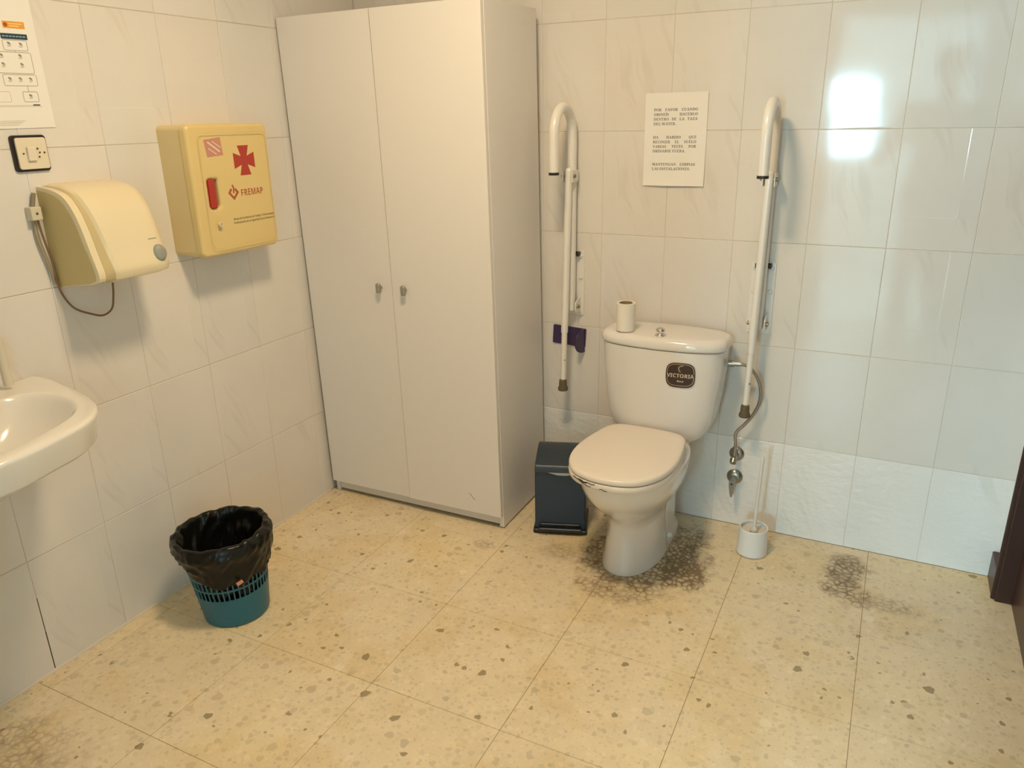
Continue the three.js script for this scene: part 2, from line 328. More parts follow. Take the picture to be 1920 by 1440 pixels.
dayWindow('window_1', 'bright frosted window in the far hall wall', WIN.x0, WIN.x1, WIN.y0, WIN.y1, HZ, Math.PI, HALL_WINDOW, [(WIN.x0 + WIN.x1) / 2, (WIN.y0 + WIN.y1) / 2, HZ + 0.03]);
dayWindow('window_2', 'bright frosted window in the hall side wall', SW.z0, SW.z1, SW.y0, SW.y1, 0, Math.PI / 2, SIDE_WINDOW, [HX0 - 0.03, (SW.y0 + SW.y1) / 2, (SW.z0 + SW.z1) / 2]);

// ---------------------------------------------------------------- ceiling lamp
{
  const [lx, ly, lz] = LAMP.pos;
  const t = thing('ceiling_lamp', 'round warm white ceiling lamp above the room', 'lamp', [lx, ly, lz]);
  mesh('lamp_base', lathe([[0, -0.001], [0.15, -0.001], [0.152, -0.012], [0.148, -0.022], [0, -0.022]]), mat([0.75, 0.75, 0.73], 0.5), t);
  mesh('lamp_shade', lathe([[0, -0.056], [0.10, -0.055], [0.132, -0.050], [0.142, -0.040], [0.145, -0.022]].reverse()), mat([0.9, 0.88, 0.82], 0.4, { emissive: lin(...LAMP.color), emissiveIntensity: 5 }), t);
  const p = new THREE.RectAreaLight(lin(...LAMP.color), LAMP.level, LAMP.size, LAMP.size);
  p.position.set(0, -0.060, 0); p.rotation.x = -Math.PI / 2; p.name = 'lamp_glow'; t.add(p);
}

// ---------------------------------------------------------------- wardrobe cabinet
{
  const g = thing('wardrobe_cabinet', 'tall white two door cabinet standing in the corner', 'cabinet', [0.019, 0, 0.397]);
  g.rotation.order = 'XYZ'; g.rotation.x = 0.0165; g.rotation.z = 0.006; g.position.y = 0.001;
  const W = 0.793, H = 1.806, D = 0.375, t = 0.018;
  const mel = mat([0.80, 0.765, 0.715], 0.42), inner = mat([0.62, 0.58, 0.52], 0.6), edge = mat([0.74, 0.70, 0.64], 0.5);
  mesh('side_panel', rbox(0, t, 0, H, -D, -0.001, 0.001), mel, g);
  mesh('side_panel', rbox(W - t, W, 0, H, -D, -0.001, 0.001), mel, g);
  mesh('top_panel', rbox(t, W - t, H - t, H, -D, -0.001, 0.001), mel, g);
  mesh('bottom_panel', box(t, W - t, 0.062, 0.08, -D, -0.002), inner, g);
  mesh('back_panel', box(t, W - t, 0.062, H - t, -D, -D + 0.004), inner, g);
  mesh('plinth', rbox(t, W - t, 0.009, 0.062, -0.022, -0.004, 0.001), edge, g);
  const mid = 0.388;
  for (const [a, b, s, turn] of [[0.001, mid - 0.0014, 1, 0.0], [mid + 0.0014, W - 0.001, -1, 0.011]]) {
    const pivot = s > 0 ? a : b;
    const d = mesh('door', moved(rbox(a, b, 0.050, H - 0.001, 0.001, 0.019, 0.0015), -pivot, 0, 0), mel, g);
    d.position.x = pivot; d.rotation.y = s * -turn; if (s > 0) d.rotation.z = 0.0012;
    const hx = (s > 0 ? b - 0.047 : a + 0.058) - pivot, hy = 0.897, metal = mat([0.42, 0.40, 0.36], 0.38, { metalness: 0.9 });
    const kn = new RoundedBoxGeometry(0.02, 0.036, 0.014, 4, 0.0068); kn.translate(hx, hy, 0.019 + 0.019);
    mesh('knob', merge([cyl([hx, hy, 0.018], [hx, hy, 0.034], 0.005, 0.006, 14), kn]), metal, d);
    if (s < 0) {
      const sc = mat([0.30, 0.26, 0.2], 0.8);
      mesh('scratch', merge([tube([[-0.128, 0.128, 0.0191], [-0.118, 0.114, 0.0191], [-0.108, 0.104, 0.0191]], 0.0011, 8, 6), tube([[-0.134, 0.13, 0.0190], [-0.124, 0.125, 0.0190]], 0.0007, 6, 6)]), sc, d);
    }
  }
}

// ---------------------------------------------------------------- printed paper
function paper(name, label, cat, w, h, tex, place, curl) {
  const g = new THREE.PlaneGeometry(w, h, 12, 24), p = g.attributes.position;
  for (let i = 0; i < p.count; i++) { const x = p.getX(i) / w, y = p.getY(i) / h; p.setZ(i, curl(x, y)); }
  g.computeVertexNormals();
  const back = g.clone(); back.translate(0, 0, -0.0003); back.setIndex(Array.from(back.index.array).reverse()); back.computeVertexNormals();
  const o = mesh(name, merge([g, back]), mat([1, 1, 1], 0.75, { map: tex }));
  o.userData = { label, category: cat }; place(o); return o;
}
const PAPER = '#eeebe4';
function justify(g, words, x0, x1, y) {
  const ws = words.map(w => g.measureText(w).width), tot = ws.reduce((a, b) => a + b, 0), gap = (x1 - x0 - tot) / Math.max(1, words.length - 1);
  let x = x0; words.forEach((w, i) => { g.fillText(w, x, y); x += ws[i] + gap; });
}
const noticeTex = canvasTex(1050, 1500, (g, W, H) => {
  g.fillStyle = PAPER; g.fillRect(0, 0, W, H); g.fillStyle = '#55524c'; g.textBaseline = 'alphabetic';
  const S = 60; g.font = `bold ${S}px serif`; const x0 = 150, x1 = 890;
  const L = [['POR FAVOR CUANDO', 1], ['ORINEÍS HACERLO', 1], ['DENTRO DE LA TAZA', 1], ['DEL WATER.', 0], null, null, ['HA HABIDO QUE', 1], ['RECOGER EL SUELO', 1], ['VARIAS VECES POR', 1], ['ORINARSE FUERA.', 0], null, null, ['MANTENGAN LIMPIAS', 1], ['LAS INSTALACIONES.', 0]];
  const ys = [290, 364, 438, 512, 0, 0, 728, 802, 876, 950, 0, 0, 1166, 1240];
  L.forEach((l, i) => { if (!l) return; if (l[1]) justify(g, l[0].split(' '), x0, x1, ys[i]); else g.fillText(l[0], x0, ys[i]); });
});
paper('notice_sheet', 'printed paper notice taped to the tiles above the toilet', 'notice', 0.21, 0.299, noticeTex, o => { o.position.set(1.2875, 1.390, 0.0022); o.rotation.z = 0.004; },
  (x, y) => 0.0008 + 0.004 * Math.pow(clamp(-y - 0.25, 0, 1) * 4, 2) * (0.6 + 0.8 * Math.cos(x * 3)) + 0.0007 * Math.sin(x * 9 + y * 7));
const posterTex = canvasTex(1050, 1485, (g, W, H) => {
  g.fillStyle = PAPER; g.fillRect(0, 0, W, H);
  // the sheet's right part shows: two boxes of emblem and title, a flow chart, small print
  g.translate(95, 0);
  g.fillStyle = '#e8a23a'; g.fillRect(560, 258, 270, 80); g.fillStyle = '#a5532c'; g.beginPath(); g.arc(595, 298, 26, 0, 7); g.fill();
  g.fillStyle = '#f7d9a0'; g.fillRect(640, 280, 160, 10); g.fillRect(640, 306, 120, 10);
  g.fillStyle = '#23404f'; g.fillRect(505, 396, 330, 64); g.fillStyle = '#9fb4bd'; for (let k = 0; k < 7; k++) g.fillRect(525 + k * 42, 421, 32, 12);
  g.strokeStyle = '#6b675f'; g.lineWidth = 5;
  const rrct = (x, y, w, h, r) => { g.beginPath(); g.moveTo(x + r, y); g.lineTo(x + w - r, y); g.quadraticCurveTo(x + w, y, x + w, y + r); g.lineTo(x + w, y + h - r); g.quadraticCurveTo(x + w, y + h, x + w - r, y + h); g.lineTo(x + r, y + h); g.quadraticCurveTo(x, y + h, x, y + h - r); g.lineTo(x, y + r); g.quadraticCurveTo(x, y, x + r, y); g.stroke(); };
  rrct(510, 470, 300, 116, 22); rrct(330, 606, 500, 240, 22); rrct(420, 862, 420, 128, 22); rrct(620, 1058, 190, 118, 18);
  g.strokeStyle = '#c9a79a'; rrct(310, 1058, 150, 118, 18); rrct(60, 1058, 190, 118, 18);
  g.strokeStyle = '#6b675f'; g.beginPath(); g.moveTo(700, 990); g.lineTo(700, 1058); g.moveTo(640, 586); g.lineTo(640, 606); g.stroke();
  g.fillStyle = '#8d887d';
  const blot = (x, y, s) => { g.beginPath(); g.ellipse(x, y, s, s * 0.6, 0.4, 0, 7); g.fill(); g.fillRect(x - s, y + s * 0.9, s * 2.2, 6); g.fillRect(x - s, y + s * 0.9 + 14, s * 1.7, 5); };
  for (const [x, y] of [[585, 505], [730, 508], [460, 640], [690, 640], [460, 740], [690, 740], [500, 905], [630, 905], [760, 905], [715, 1100]]) blot(x, y, 22);
  g.fillStyle = '#b4afa4'; g.fillRect(40, 1215, 780, 6); g.fillRect(40, 1232, 800, 4); g.fillStyle = '#55524c'; g.fillRect(720, 1205, 90, 18);
  g.fillStyle = '#b9b4a9'; for (let k = 0; k < 4; k++) g.fillRect(250, 1395 + k * 16, 330 - k * 30, 6);
});
paper('hygiene_poster', 'white printed instruction poster above the light switch', 'poster', 0.21, 0.297, posterTex, o => { o.position.set(0.0018, 1.6165, 1.411); o.rotation.y = Math.PI / 2; o.rotation.order = 'YXZ'; o.rotation.z = 0.012; },
  (x, y) => 0.0008 + 0.0008 * Math.sin(x * 5 + 1) * Math.cos(y * 6));

// ---------------------------------------------------------------- first aid cabinet
{
  const W = 0.324, H = 0.388, D = 0.132, cz = 0.836, cy = 1.276;
  const g = thing('first_aid_cabinet', 'yellow wall mounted first aid box with red cross emblem', 'first aid box', [0, cy, cz]);
  g.rotation.y = Math.PI / 2;   // own x points along -z of the room
  const yellow = mat([0.75, 0.60, 0.30], 0.38, { clearcoat: 0.25, clearcoatRoughness: 0.3 });
  mesh('body', extrude(roundRect(W - 0.004, H - 0.004, 0.016), 0.098, 0.004, 3), yellow, g);
  const face = canvasTex(1250, 1530, (c, w, h) => {
    const k = w / W; c.fillStyle = '#e2cb8e'; c.fillRect(0, 0, w, h);
    const X = f => f * w, Y = f => f * h;
    // syringe sticker
    c.fillStyle = '#c98f80'; c.beginPath(); c.moveTo(X(0.185), Y(0.115)); c.lineTo(X(0.385), Y(0.10)); c.lineTo(X(0.40), Y(0.235)); c.lineTo(X(0.205), Y(0.245)); c.fill();
    c.strokeStyle = '#ecd8c6'; c.lineWidth = 20; c.lineCap = 'round'; c.beginPath(); c.moveTo(X(0.235), Y(0.135)); c.lineTo(X(0.36), Y(0.205)); c.stroke(); c.lineWidth = 11; c.beginPath(); c.moveTo(X(0.29), Y(0.13)); c.lineTo(X(0.375), Y(0.175)); c.moveTo(X(0.235), Y(0.18)); c.lineTo(X(0.32), Y(0.225)); c.stroke();
    // flared red cross
    const cx = X(0.655), cyy = Y(0.285), a = w * 0.135, n = w * 0.04, fl = w * 0.072;
    c.fillStyle = '#b03428'; c.beginPath();
    for (let q = 0; q < 4; q++) { const s = Math.sin(q * Math.PI / 2), o = Math.cos(q * Math.PI / 2); for (const [px, py] of [[-n, -n], [-fl, -a], [fl, -a], [n, -n]]) { const xx = cx + px * o - py * s, yy = cyy + (px * s + py * o) * 1.05; (q === 0 && px === -n) ? c.moveTo(xx, yy) : c.lineTo(xx, yy); } }
    c.fill();
    // logo: broken diamond with a stem, then the name
    c.strokeStyle = '#a8522c'; c.lineWidth = 30; c.lineCap = 'butt'; c.lineJoin = 'miter';
    const lx = X(0.465), ly = Y(0.53), s = 66;
    c.beginPath(); c.moveTo(lx - 28, ly - 52); c.lineTo(lx - s, ly - 4); c.lineTo(lx, ly + s); c.lineTo(lx + s, ly - 4); c.lineTo(lx + 28, ly - 46); c.stroke();
    c.lineWidth = 24; c.beginPath(); c.moveTo(lx - 10, ly - 96); c.lineTo(lx + 10, ly - 60); c.lineTo(lx, ly + 4); c.stroke();
    c.fillStyle = '#a8522c'; c.font = 'bold 112px sans-serif'; c.textBaseline = 'middle'; c.save(); c.translate(X(0.555), Y(0.535)); c.scale(0.86, 1.0); c.fillText('FREMAP', 0, 0); c.restore();
    c.fillStyle = '#2f2417'; c.font = 'bold 34px sans-serif';
    const t1 = 'Mutua de Accidentes de Trabajo Y Enfermedades', t2 = 'Profesionales de la Seguridad Social Número 61';
    for (const [t, y] of [[t1, 0.735], [t2, 0.765]]) { c.save(); c.translate(X(0.42), Y(y)); const f = (w * 0.555) / c.measureText(t).width; c.scale(f, 1.05); c.fillText(t, 0, 0); c.restore(); }
  });
  face.wrapS = face.wrapT = THREE.ClampToEdgeWrapping; face.repeat.set(1 / W, 1 / H); face.offset.set(0.5, 0.5);
  const shape = roundRect(W, H, 0.018), slot = { x: -W / 2 + 0.075, y: -0.007, w: 0.040, h: 0.084 };
  const hole = new THREE.Path(); const sr = roundRect(slot.w, slot.h, 0.008).getPoints(6).map(p => new THREE.Vector2(p.x + slot.x, p.y + slot.y)); hole.setFromPoints(sr.reverse()); shape.holes.push(hole);
  const door = mesh('door', extrude(shape, 0.036, 0.010, 4), mat([1, 1, 1], 0.38, { map: face, clearcoat: 0.25, clearcoatRoughness: 0.3 }), g);
  door.position.z = 0.097;
  door.material.color = lin(0.98, 0.96, 0.90);
  const red = mat([0.42, 0.035, 0.022], 0.5), redDark = mat([0.16, 0.012, 0.008], 0.6);
  mesh('handle_recess', moved(extrude(roundRect(slot.w + 0.020, slot.h + 0.020, 0.012), 0.004), slot.x, slot.y, 0.002), redDark, door).userData.label = 'dark red bottom of the handle slot';
  mesh('handle_grip', moved(new RoundedBoxGeometry(0.024, slot.h + 0.002, 0.026, 3, 0.004), slot.x - 0.009, slot.y, 0.018), red, door).userData.label = 'red plastic grip in the handle slot';
  const out = roundRect(W - 0.05, H - 0.05, 0.02).getPoints(8).map(p => [p.x + 0.008, p.y, 0.036]);
  mesh('panel_bead', new THREE.TubeGeometry(new THREE.CatmullRomCurve3(out.map(p => V(...p)), true, 'catmullrom', 0.05), 160, 0.0009, 6, true), yellow, door);
  mesh('lock', merge([cyl([-W / 2 + 0.073, -0.098, 0.034], [-W / 2 + 0.073, -0.098, 0.0385], 0.0085, 0.008, 20)]), mat([0.70, 0.62, 0.42], 0.3), door);
  mesh('keyhole', box(-W / 2 + 0.0722, -W / 2 + 0.0738, -0.102, -0.094, 0.038, 0.039), mat([0.06, 0.04, 0.02], 0.8), door);
}

// ---------------------------------------------------------------- hand dryer
{
  const g = thing('hand_dryer', 'cream plastic hand dryer with grey round nozzle button', 'hand dryer', [0, 1.064, 1.39]);
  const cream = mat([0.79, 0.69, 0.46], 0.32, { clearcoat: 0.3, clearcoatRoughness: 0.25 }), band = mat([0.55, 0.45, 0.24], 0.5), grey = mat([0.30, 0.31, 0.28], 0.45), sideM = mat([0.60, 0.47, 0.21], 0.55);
  // side profile (x out of the wall, y up from the bottom edge)
  const prof = (grow, k) => {
    const P = [[0.0, 0.0], [0.150, 0.018], [0.176, 0.026], [0.181, 0.04], [0.165, 0.10], [0.146, 0.165], [0.128, 0.205], [0.10, 0.238], [0.06, 0.254], [0.0, 0.262]];
    const c = new THREE.CatmullRomCurve3(P.slice(2).map(p => V(p[0], p[1], 0)), false, 'centripetal').getPoints(28).map(p => [p.x, p.y]);
    return [P[0], P[1], ...c].map(([x, y]) => [x > 0.001 ? (x + grow) * k : 0, 0.13 + (y + grow * (y > 0.1 ? 0.6 : -0.1) - 0.13) * (1 - (1 - k) * 0.55)]);
  };
  const at = (grow, k, z, lean = 0) => prof(grow, k).map(([x, y]) => [x, y, z - lean * clamp(1 - y / 0.24, 0, 1)]);
  const side = (list) => loft(list.map(a => at(...a)), {});
  const crease = (geo, a = 0.6) => toCreasedNormals(geo, a);
  mesh('body', crease(side([[0, 1, 0], [0, 1, -0.05], [0, 1, -0.10], [0, 1, -0.16], [0, 1, -0.195], [-0.003, 0.99, -0.212], [-0.007, 0.965, -0.222], [-0.012, 0.90, -0.228]]), 0.7), cream, g);
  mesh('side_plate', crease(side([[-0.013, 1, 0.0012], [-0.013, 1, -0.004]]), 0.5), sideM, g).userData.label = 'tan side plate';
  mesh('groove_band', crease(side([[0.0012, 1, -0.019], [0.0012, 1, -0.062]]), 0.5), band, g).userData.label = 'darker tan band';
  mesh('front_cover', crease(side([[0.001, 1, -0.0300, 0.020], [0.0075, 1, -0.036, 0.021], [0.0085, 1, -0.044, 0.021], [0.0085, 1, -0.10], [0.0085, 1, -0.16], [0.0085, 1, -0.192], [0.0055, 0.99, -0.212], [0.0, 0.965, -0.2225]]), 0.7), cream, g);
  const bx = 0.182, by = 0.072, bz = -0.192;
  const btn = lathe([[0, 0.016], [0.010, 0.0155], [0.0155, 0.012], [0.0175, 0.006], [0.0175, 0]].reverse(), 28);
  btn.scale(1.35, 1, 1.1); btn.rotateZ(-Math.PI / 2 + 0.18); btn.rotateY(-0.25); btn.translate(bx - 0.006, by, bz);
  mesh('button', btn, grey, g);
  mesh('brand_mark', rbox(bx - 0.0125, bx - 0.0105, by + 0.039, by + 0.0425, bz - 0.004, bz + 0.022, 0.0005), mat([0.45, 0.40, 0.28], 0.6), g);
  mesh('air_outlet', rbox(0.05, 0.12, 0.010, 0.020, -0.15, -0.06, 0.003), mat([0.1, 0.09, 0.07], 0.7), g);
}
// junction box and cable at the dryer's left
{
  const j = thing('junction_box', 'small white cable junction box beside the hand dryer', 'junction box', [0, 1.262, 1.4175]);
  mesh('body', rbox(0, 0.026, -0.017, 0.017, -0.014, 0.014, 0.003), mat([0.66, 0.60, 0.46], 0.5), j);
  mesh('screw', cyl([0.0255, 0, 0], [0.0268, 0, 0], 0.0032, 0.0032, 12), mat([0.08, 0.07, 0.05], 0.6), j);
  mesh('conduit', merge([cyl([0.010, 0.015, -0.002], [0.010, 0.05, -0.012], 0.005, 0.005, 12)]), mat([0.25, 0.21, 0.14], 0.6), j);
  const c = mesh('power_cable', tube([[0.012, 1.247, 1.411], [0.014, 1.20, 1.408], [0.016, 1.14, 1.400], [0.016, 1.075, 1.397], [0.018, 1.045, 1.392], [0.020, 1.005, 1.370], [0.022, 0.980, 1.330], [0.022, 0.966, 1.290], [0.022, 0.978, 1.262], [0.026, 1.015, 1.252], [0.034, 1.052, 1.252]], 0.0028, 90, 8), mat([0.20, 0.125, 0.06], 0.55));
  c.userData = { label: 'thin brown cable looping below the hand dryer', category: 'cable' };
  const c2 = mesh('power_cable_001', tube([[0.008, 1.247, 1.419], [0.009, 1.20, 1.420], [0.010, 1.13, 1.408], [0.010, 1.08, 1.398], [0.012, 1.066, 1.385]], 0.0035, 40, 8), mat([0.36, 0.29, 0.18], 0.6));
  c2.userData = { label: 'pale grey cable running down from the junction box behind the dryer', category: 'cable' };
}
// light switch with socket
{
  const g = thing('light_switch', 'square cream switch plate with socket holes and black surround', 'switch', [0, 1.408, 1.387]);
  g.rotation.y = Math.PI / 2;
  mesh('surround', extrude(roundRect(0.091, 0.088, 0.009), 0.010, 0.0025), mat([0.018, 0.013, 0.010], 0.35), g);
  const pl = mesh('plate', moved(extrude(roundRect(0.078, 0.076, 0.006), 0.006, 0.0015), 0.0015, 0, 0.0085), mat([0.78, 0.70, 0.53], 0.4), g);
  mesh('rocker', moved(new RoundedBoxGeometry(0.022, 0.034, 0.008, 3, 0.002), -0.004, 0, 0.0165).rotateX(0.06), mat([0.80, 0.73, 0.57], 0.35), g);
  const blk = mat([0.05, 0.035, 0.025], 0.6);
  for (const [x, y] of [[0.0145, 0.011], [0.0185, 0.0015], [0.0155, -0.009], [-0.0235, 0.0], [0.031, 0.001]]) mesh(Math.abs(x) > 0.02 ? 'screw' : 'socket_hole', cyl([x, y, 0.0135], [x, y, 0.0150], 0.0021, 0.0021, 12), blk, g);
}

// ---------------------------------------------------------------- wash basin
{
  const g = thing('wash_basin', 'white ceramic wash basin fixed to the left wall', 'basin', [0, 0.85, 1.87]);
  const cer = mat([0.80, 0.77, 0.70], 0.16, { clearcoat: 0.6, clearcoatRoughness: 0.08 });
  // plan outline of the rim, from the wall round the near corner to the far one (x out, z along the wall, mirrored about z = 0)
  const half = [[0.0, -0.370], [0.06, -0.368], [0.15, -0.352], [0.25, -0.330], [0.34, -0.298], [0.40, -0.255], [0.437, -0.20], [0.458, -0.13], [0.475, -0.06], [0.482, 0]];
  const full = [...half, ...half.slice(0, -1).reverse().map(([x, z]) => [x, -z])];
  const outline = new THREE.CatmullRomCurve3(full.map(([x, z]) => V(x, 0, z)), false, 'centripetal').getPoints(90).map(p => [p.x, p.z]);
  const back = []; for (let k = 1; k < 30; k++) back.push([0.0, 0.370 - 0.74 * k / 30]);
  const plan = [...outline, ...back];
  // inner bowl outline with the same number of points
  const ihalf = [[0.135, -0.10], [0.11, -0.20], [0.125, -0.258], [0.17, -0.284], [0.235, -0.288], [0.31, -0.265], [0.362, -0.222], [0.398, -0.16], [0.42, -0.085], [0.43, 0]];
  const ifull = [...ihalf, ...ihalf.slice(0, -1).reverse().map(([x, z]) => [x, -z])];
  const ic = new THREE.CatmullRomCurve3(ifull.map(([x, z]) => V(x, 0, z)), true, 'centripetal');
  const inner = []; for (let k = 0; k < plan.length; k++) inner.push(k);
  const cxi = 0.27;
  // resample the inner outline by direction from the bowl's middle so that the rings do not twist
  const dense = ic.getPoints(600).map(p => [p.x, p.z, Math.atan2(p.z, p.x - cxi)]);
  const pick = (a) => dense.reduce((best, p) => { let d = Math.abs(p[2] - a); d = Math.min(d, Math.PI * 2 - d); return d < best[0] ? [d, p] : best; }, [9, null])[1];
  const innerPlan = plan.map(([x, z]) => { const p = pick(Math.atan2(z, x - cxi)); return [p[0], p[1]]; });
  const mixp = (k, y, f = innerPlan, c = [cxi, 0]) => f.map(([x, z]) => [c[0] + (x - c[0]) * k, y, c[1] + (z - c[1]) * k]);
  const shr = (d, y) => plan.map(([x, z]) => { const L = Math.hypot(x - 0.2, z) || 1; return [Math.max(0, x - d * (x - 0.2) / L), y, z - d * z / L]; });
  const rings = [mixp(0.24, -0.205, plan, [0.12, 0]), mixp(0.45, -0.18, plan, [0.10, 0]), mixp(0.70, -0.125, plan, [0.05, 0]), mixp(0.85, -0.088, plan, [0.02, 0]), shr(0.024, -0.079), shr(0.014, -0.070), shr(0.004, -0.02), shr(0, -0.010), shr(0.002, -0.003), shr(0.008, 0.001), shr(0.02, 0.002),
    mixp(1.03, 0.002), mixp(1.0, -0.002), mixp(0.97, -0.012), mixp(0.90, -0.045), mixp(0.78, -0.085), mixp(0.55, -0.115), mixp(0.2, -0.128), mixp(0.05, -0.130)];
  mesh('basin', loft(rings.map(r => r.slice().reverse()), {}), cer, g);
  mesh('drain', moved(lathe([[0, 0.004], [0.018, 0.004], [0.022, 0.002], [0.022, -0.004]].reverse(), 24), cxi, -0.129, 0), mat([0.6, 0.6, 0.58], 0.2, { metalness: 1 }), g);
  // pillar tap in the middle of the rear ledge
  mesh('tap', merge([cyl([0.065, 0, 0], [0.065, 0.11, 0], 0.02, 0.017), tube([[0.065, 0.075, 0], [0.12, 0.085, 0], [0.17, 0.072, 0]], 0.011, 20, 12), rbox(0.03, 0.075, 0.112, 0.124, -0.012, 0.012, 0.004)]), mat([0.75, 0.75, 0.74], 0.12, { metalness: 1 }), g);
  mesh('trap_pipe', merge([cyl([0.2, -0.21, 0], [0.2, -0.36, 0], 0.02), tube([[0.2, -0.35, 0], [0.19, -0.40, 0], [0.13, -0.41, 0], [0.02, -0.40, 0]], 0.018, 24, 12)]), mat([0.7, 0.68, 0.62], 0.4), g);
}
{
  const h = mesh('support_handle', tube([[0.055, 0.862, 1.602], [0.055, 0.90, 1.602], [0.055, 0.955, 1.602], [0.055, 0.977, 1.607], [0.055, 0.986, 1.620], [0.055, 0.988, 1.65], [0.055, 0.988, 1.80]], 0.011, 60, 14), mat([0.70, 0.64, 0.50], 0.35));
  h.userData = { label: 'bent off white tube handle behind the wash basin', category: 'handle' };
}

// ---------------------------------------------------------------- toilet
const ceramic = mat([0.80, 0.78, 0.75], 0.14, { clearcoat: 0.7, clearcoatRoughness: 0.06 });
const TX = 1.319;
const cisternFront = (x, hw) => 0.215 - 0.028 * Math.pow(Math.abs(x) / hw, 2);   // z of the tank's front for an offset x from its middle
{
  const g = thing('toilet', 'white ceramic toilet with closed lid against the back wall', 'toilet', [TX, 0, 0]);
  // bowl and pedestal
  const egg = (hw0, z0, z1, y0, wide = 0.42, hw = hw0 * 0.925, y = y0 * 0.966) => ring(72, t => {            // pointed-oval plan: widest at a share of the length from the back
    const s = Math.sin(t), c = Math.cos(t), zc = z0 + (z1 - z0) * wide, rz = s > 0 ? z1 - zc : zc - z0;
    return [hw * sgnpow(c, s > 0 ? 0.92 : 0.95), y, zc + rz * sgnpow(s, s > 0 ? 0.95 : 0.9)];
  });
  const bowl = [egg(0.112, 0.17, 0.512, 0), egg(0.111, 0.17, 0.511, 0.015), egg(0.104, 0.175, 0.500, 0.05), egg(0.098, 0.18, 0.488, 0.11), egg(0.097, 0.18, 0.482, 0.16), egg(0.101, 0.175, 0.488, 0.19), egg(0.113, 0.165, 0.51, 0.215), egg(0.132, 0.15, 0.545, 0.245), egg(0.152, 0.13, 0.588, 0.28), egg(0.168, 0.12, 0.622, 0.32), egg(0.177, 0.115, 0.645, 0.36), egg(0.180, 0.11, 0.652, 0.39), egg(0.177, 0.113, 0.649, 0.400), egg(0.165, 0.125, 0.635, 0.404)];
  const trap = [superRing(0, 0.20, 0.098, 0.13, 0, 3.2), superRing(0, 0.20, 0.098, 0.13, 0.035, 3.2), superRing(0, 0.20, 0.086, 0.125, 0.06, 3), superRing(0, 0.20, 0.084, 0.12, 0.2, 3), superRing(0, 0.17, 0.098, 0.13, 0.30, 3.4), superRing(0, 0.15, 0.120, 0.13, 0.36, 4), superRing(0, 0.15, 0.122, 0.13, 0.380, 4)];
  const turned = (o) => { o.rotation.y = -0.04; return o; };
  turned(mesh('bowl', merge([loft(bowl), loft(trap)]), ceramic, g));
  for (const s of [-1, 1]) mesh('fixing_cap', moved(new THREE.SphereGeometry(0.011, 14, 10), s * 0.089, 0.046, 0.26), mat([0.75, 0.73, 0.68], 0.3), g);
  // seat and lid share a plan
  const planPts = (k) => { const h = [[0.118, 0.232], [0.150, 0.262], [0.170, 0.34], [0.183, 0.43], [0.181, 0.51], [0.158, 0.588], [0.112, 0.644], [0.055, 0.668], [0, 0.674]]; return [...h, ...h.slice(0, -1).reverse().map(([x, z]) => [-x, z])].map(([x, z]) => V(x * k * 0.925, 0, 0.45 + (z - 0.45) * k)); };
  const plan = (k) => { const c = new THREE.CatmullRomCurve3(planPts(k), true, 'centripetal').getSpacedPoints(96); c.pop(); return c; };
  const layer = (k, y, bow = 0) => { const p = plan(k); return p.map(v => [v.x, y + bow, v.z]).reverse(); };
  const seatM = mat([0.82, 0.755, 0.665], 0.34, { clearcoat: 0.2, clearcoatRoughness: 0.3 });
  const dir = (rings) => { const geo = loft(rings); const p = geo.attributes.position; return geo; };
  const up = (rings) => loft(rings, { flip: true });
  const seat = turned(mesh('seat', up([layer(0.985, 0.392), layer(1.0, 0.396), layer(1.003, 0.403), layer(0.998, 0.4105), layer(0.985, 0.4125)]), seatM, g));
  turned(mesh('lid', up([layer(0.975, 0.4145), layer(0.992, 0.417), layer(0.998, 0.423), layer(0.993, 0.4295), layer(0.972, 0.4345), layer(0.90, 0.4365), layer(0.6, 0.4380), layer(0.25, 0.4385)]), seatM, g));
  for (const s of [-1, 1]) turned(mesh('hinge', cyl([s * 0.055, 0.418, 0.228], [s * 0.095, 0.418, 0.228], 0.011, 0.011, 16), seatM, g));
  // worn cracks in the seat's front edge
  const crack = mat([0.03, 0.022, 0.016], 0.8), edgePt = (u, y) => { const p = plan(1.0045); const c = new THREE.CatmullRomCurve3(p, true); const v = c.getPoint(u); return [v.x, y, v.z]; };
  const fu = [], probe = plan(1.0045); let bestU = 0.5;
  { let d = 9; const c = new THREE.CatmullRomCurve3(probe, true); for (let u = 0; u < 1; u += 0.002) { const v = c.getPoint(u); const e = Math.hypot(v.x + 0.02, v.z - 0.675); if (e < d) { d = e; bestU = u; } } }
  const sgn = (() => { const c = new THREE.CatmullRomCurve3(probe, true); return c.getPoint(bestU + 0.01).x > c.getPoint(bestU).x ? 1 : -1; })();
  for (const [a, b, ya, yb, r] of [[-0.068, -0.048, 0.4235, 0.4235, 0.0013], [-0.052, -0.030, 0.4235, 0.417, 0.0017], [-0.046, -0.022, 0.4245, 0.420, 0.0019], [-0.036, -0.010, 0.413, 0.4115, 0.0010], [0.012, 0.030, 0.4135, 0.409, 0.0009], [-0.028, 0.0, 0.4235, 0.423, 0.0012]])
    mesh('crack', tube([0, 0.33, 0.66, 1].map((k, i) => edgePt(bestU + sgn * (a + (b - a) * k), ya - 0.014 + (yb - ya) * k + (i % 2 ? 0.0011 : -0.0008))), r, 14, 6), crack, seat);
  // cistern
  const cis = (hw, y, dz = 0) => ring(96, t => {
    const c = sgnpow(Math.cos(t), 0.42), s = sgnpow(Math.sin(t), 0.42), x = hw * c, zf = cisternFront(x, hw) - dz;
    return [x, y, 0.020 + (s + 1) / 2 * (zf - 0.020)];
  });
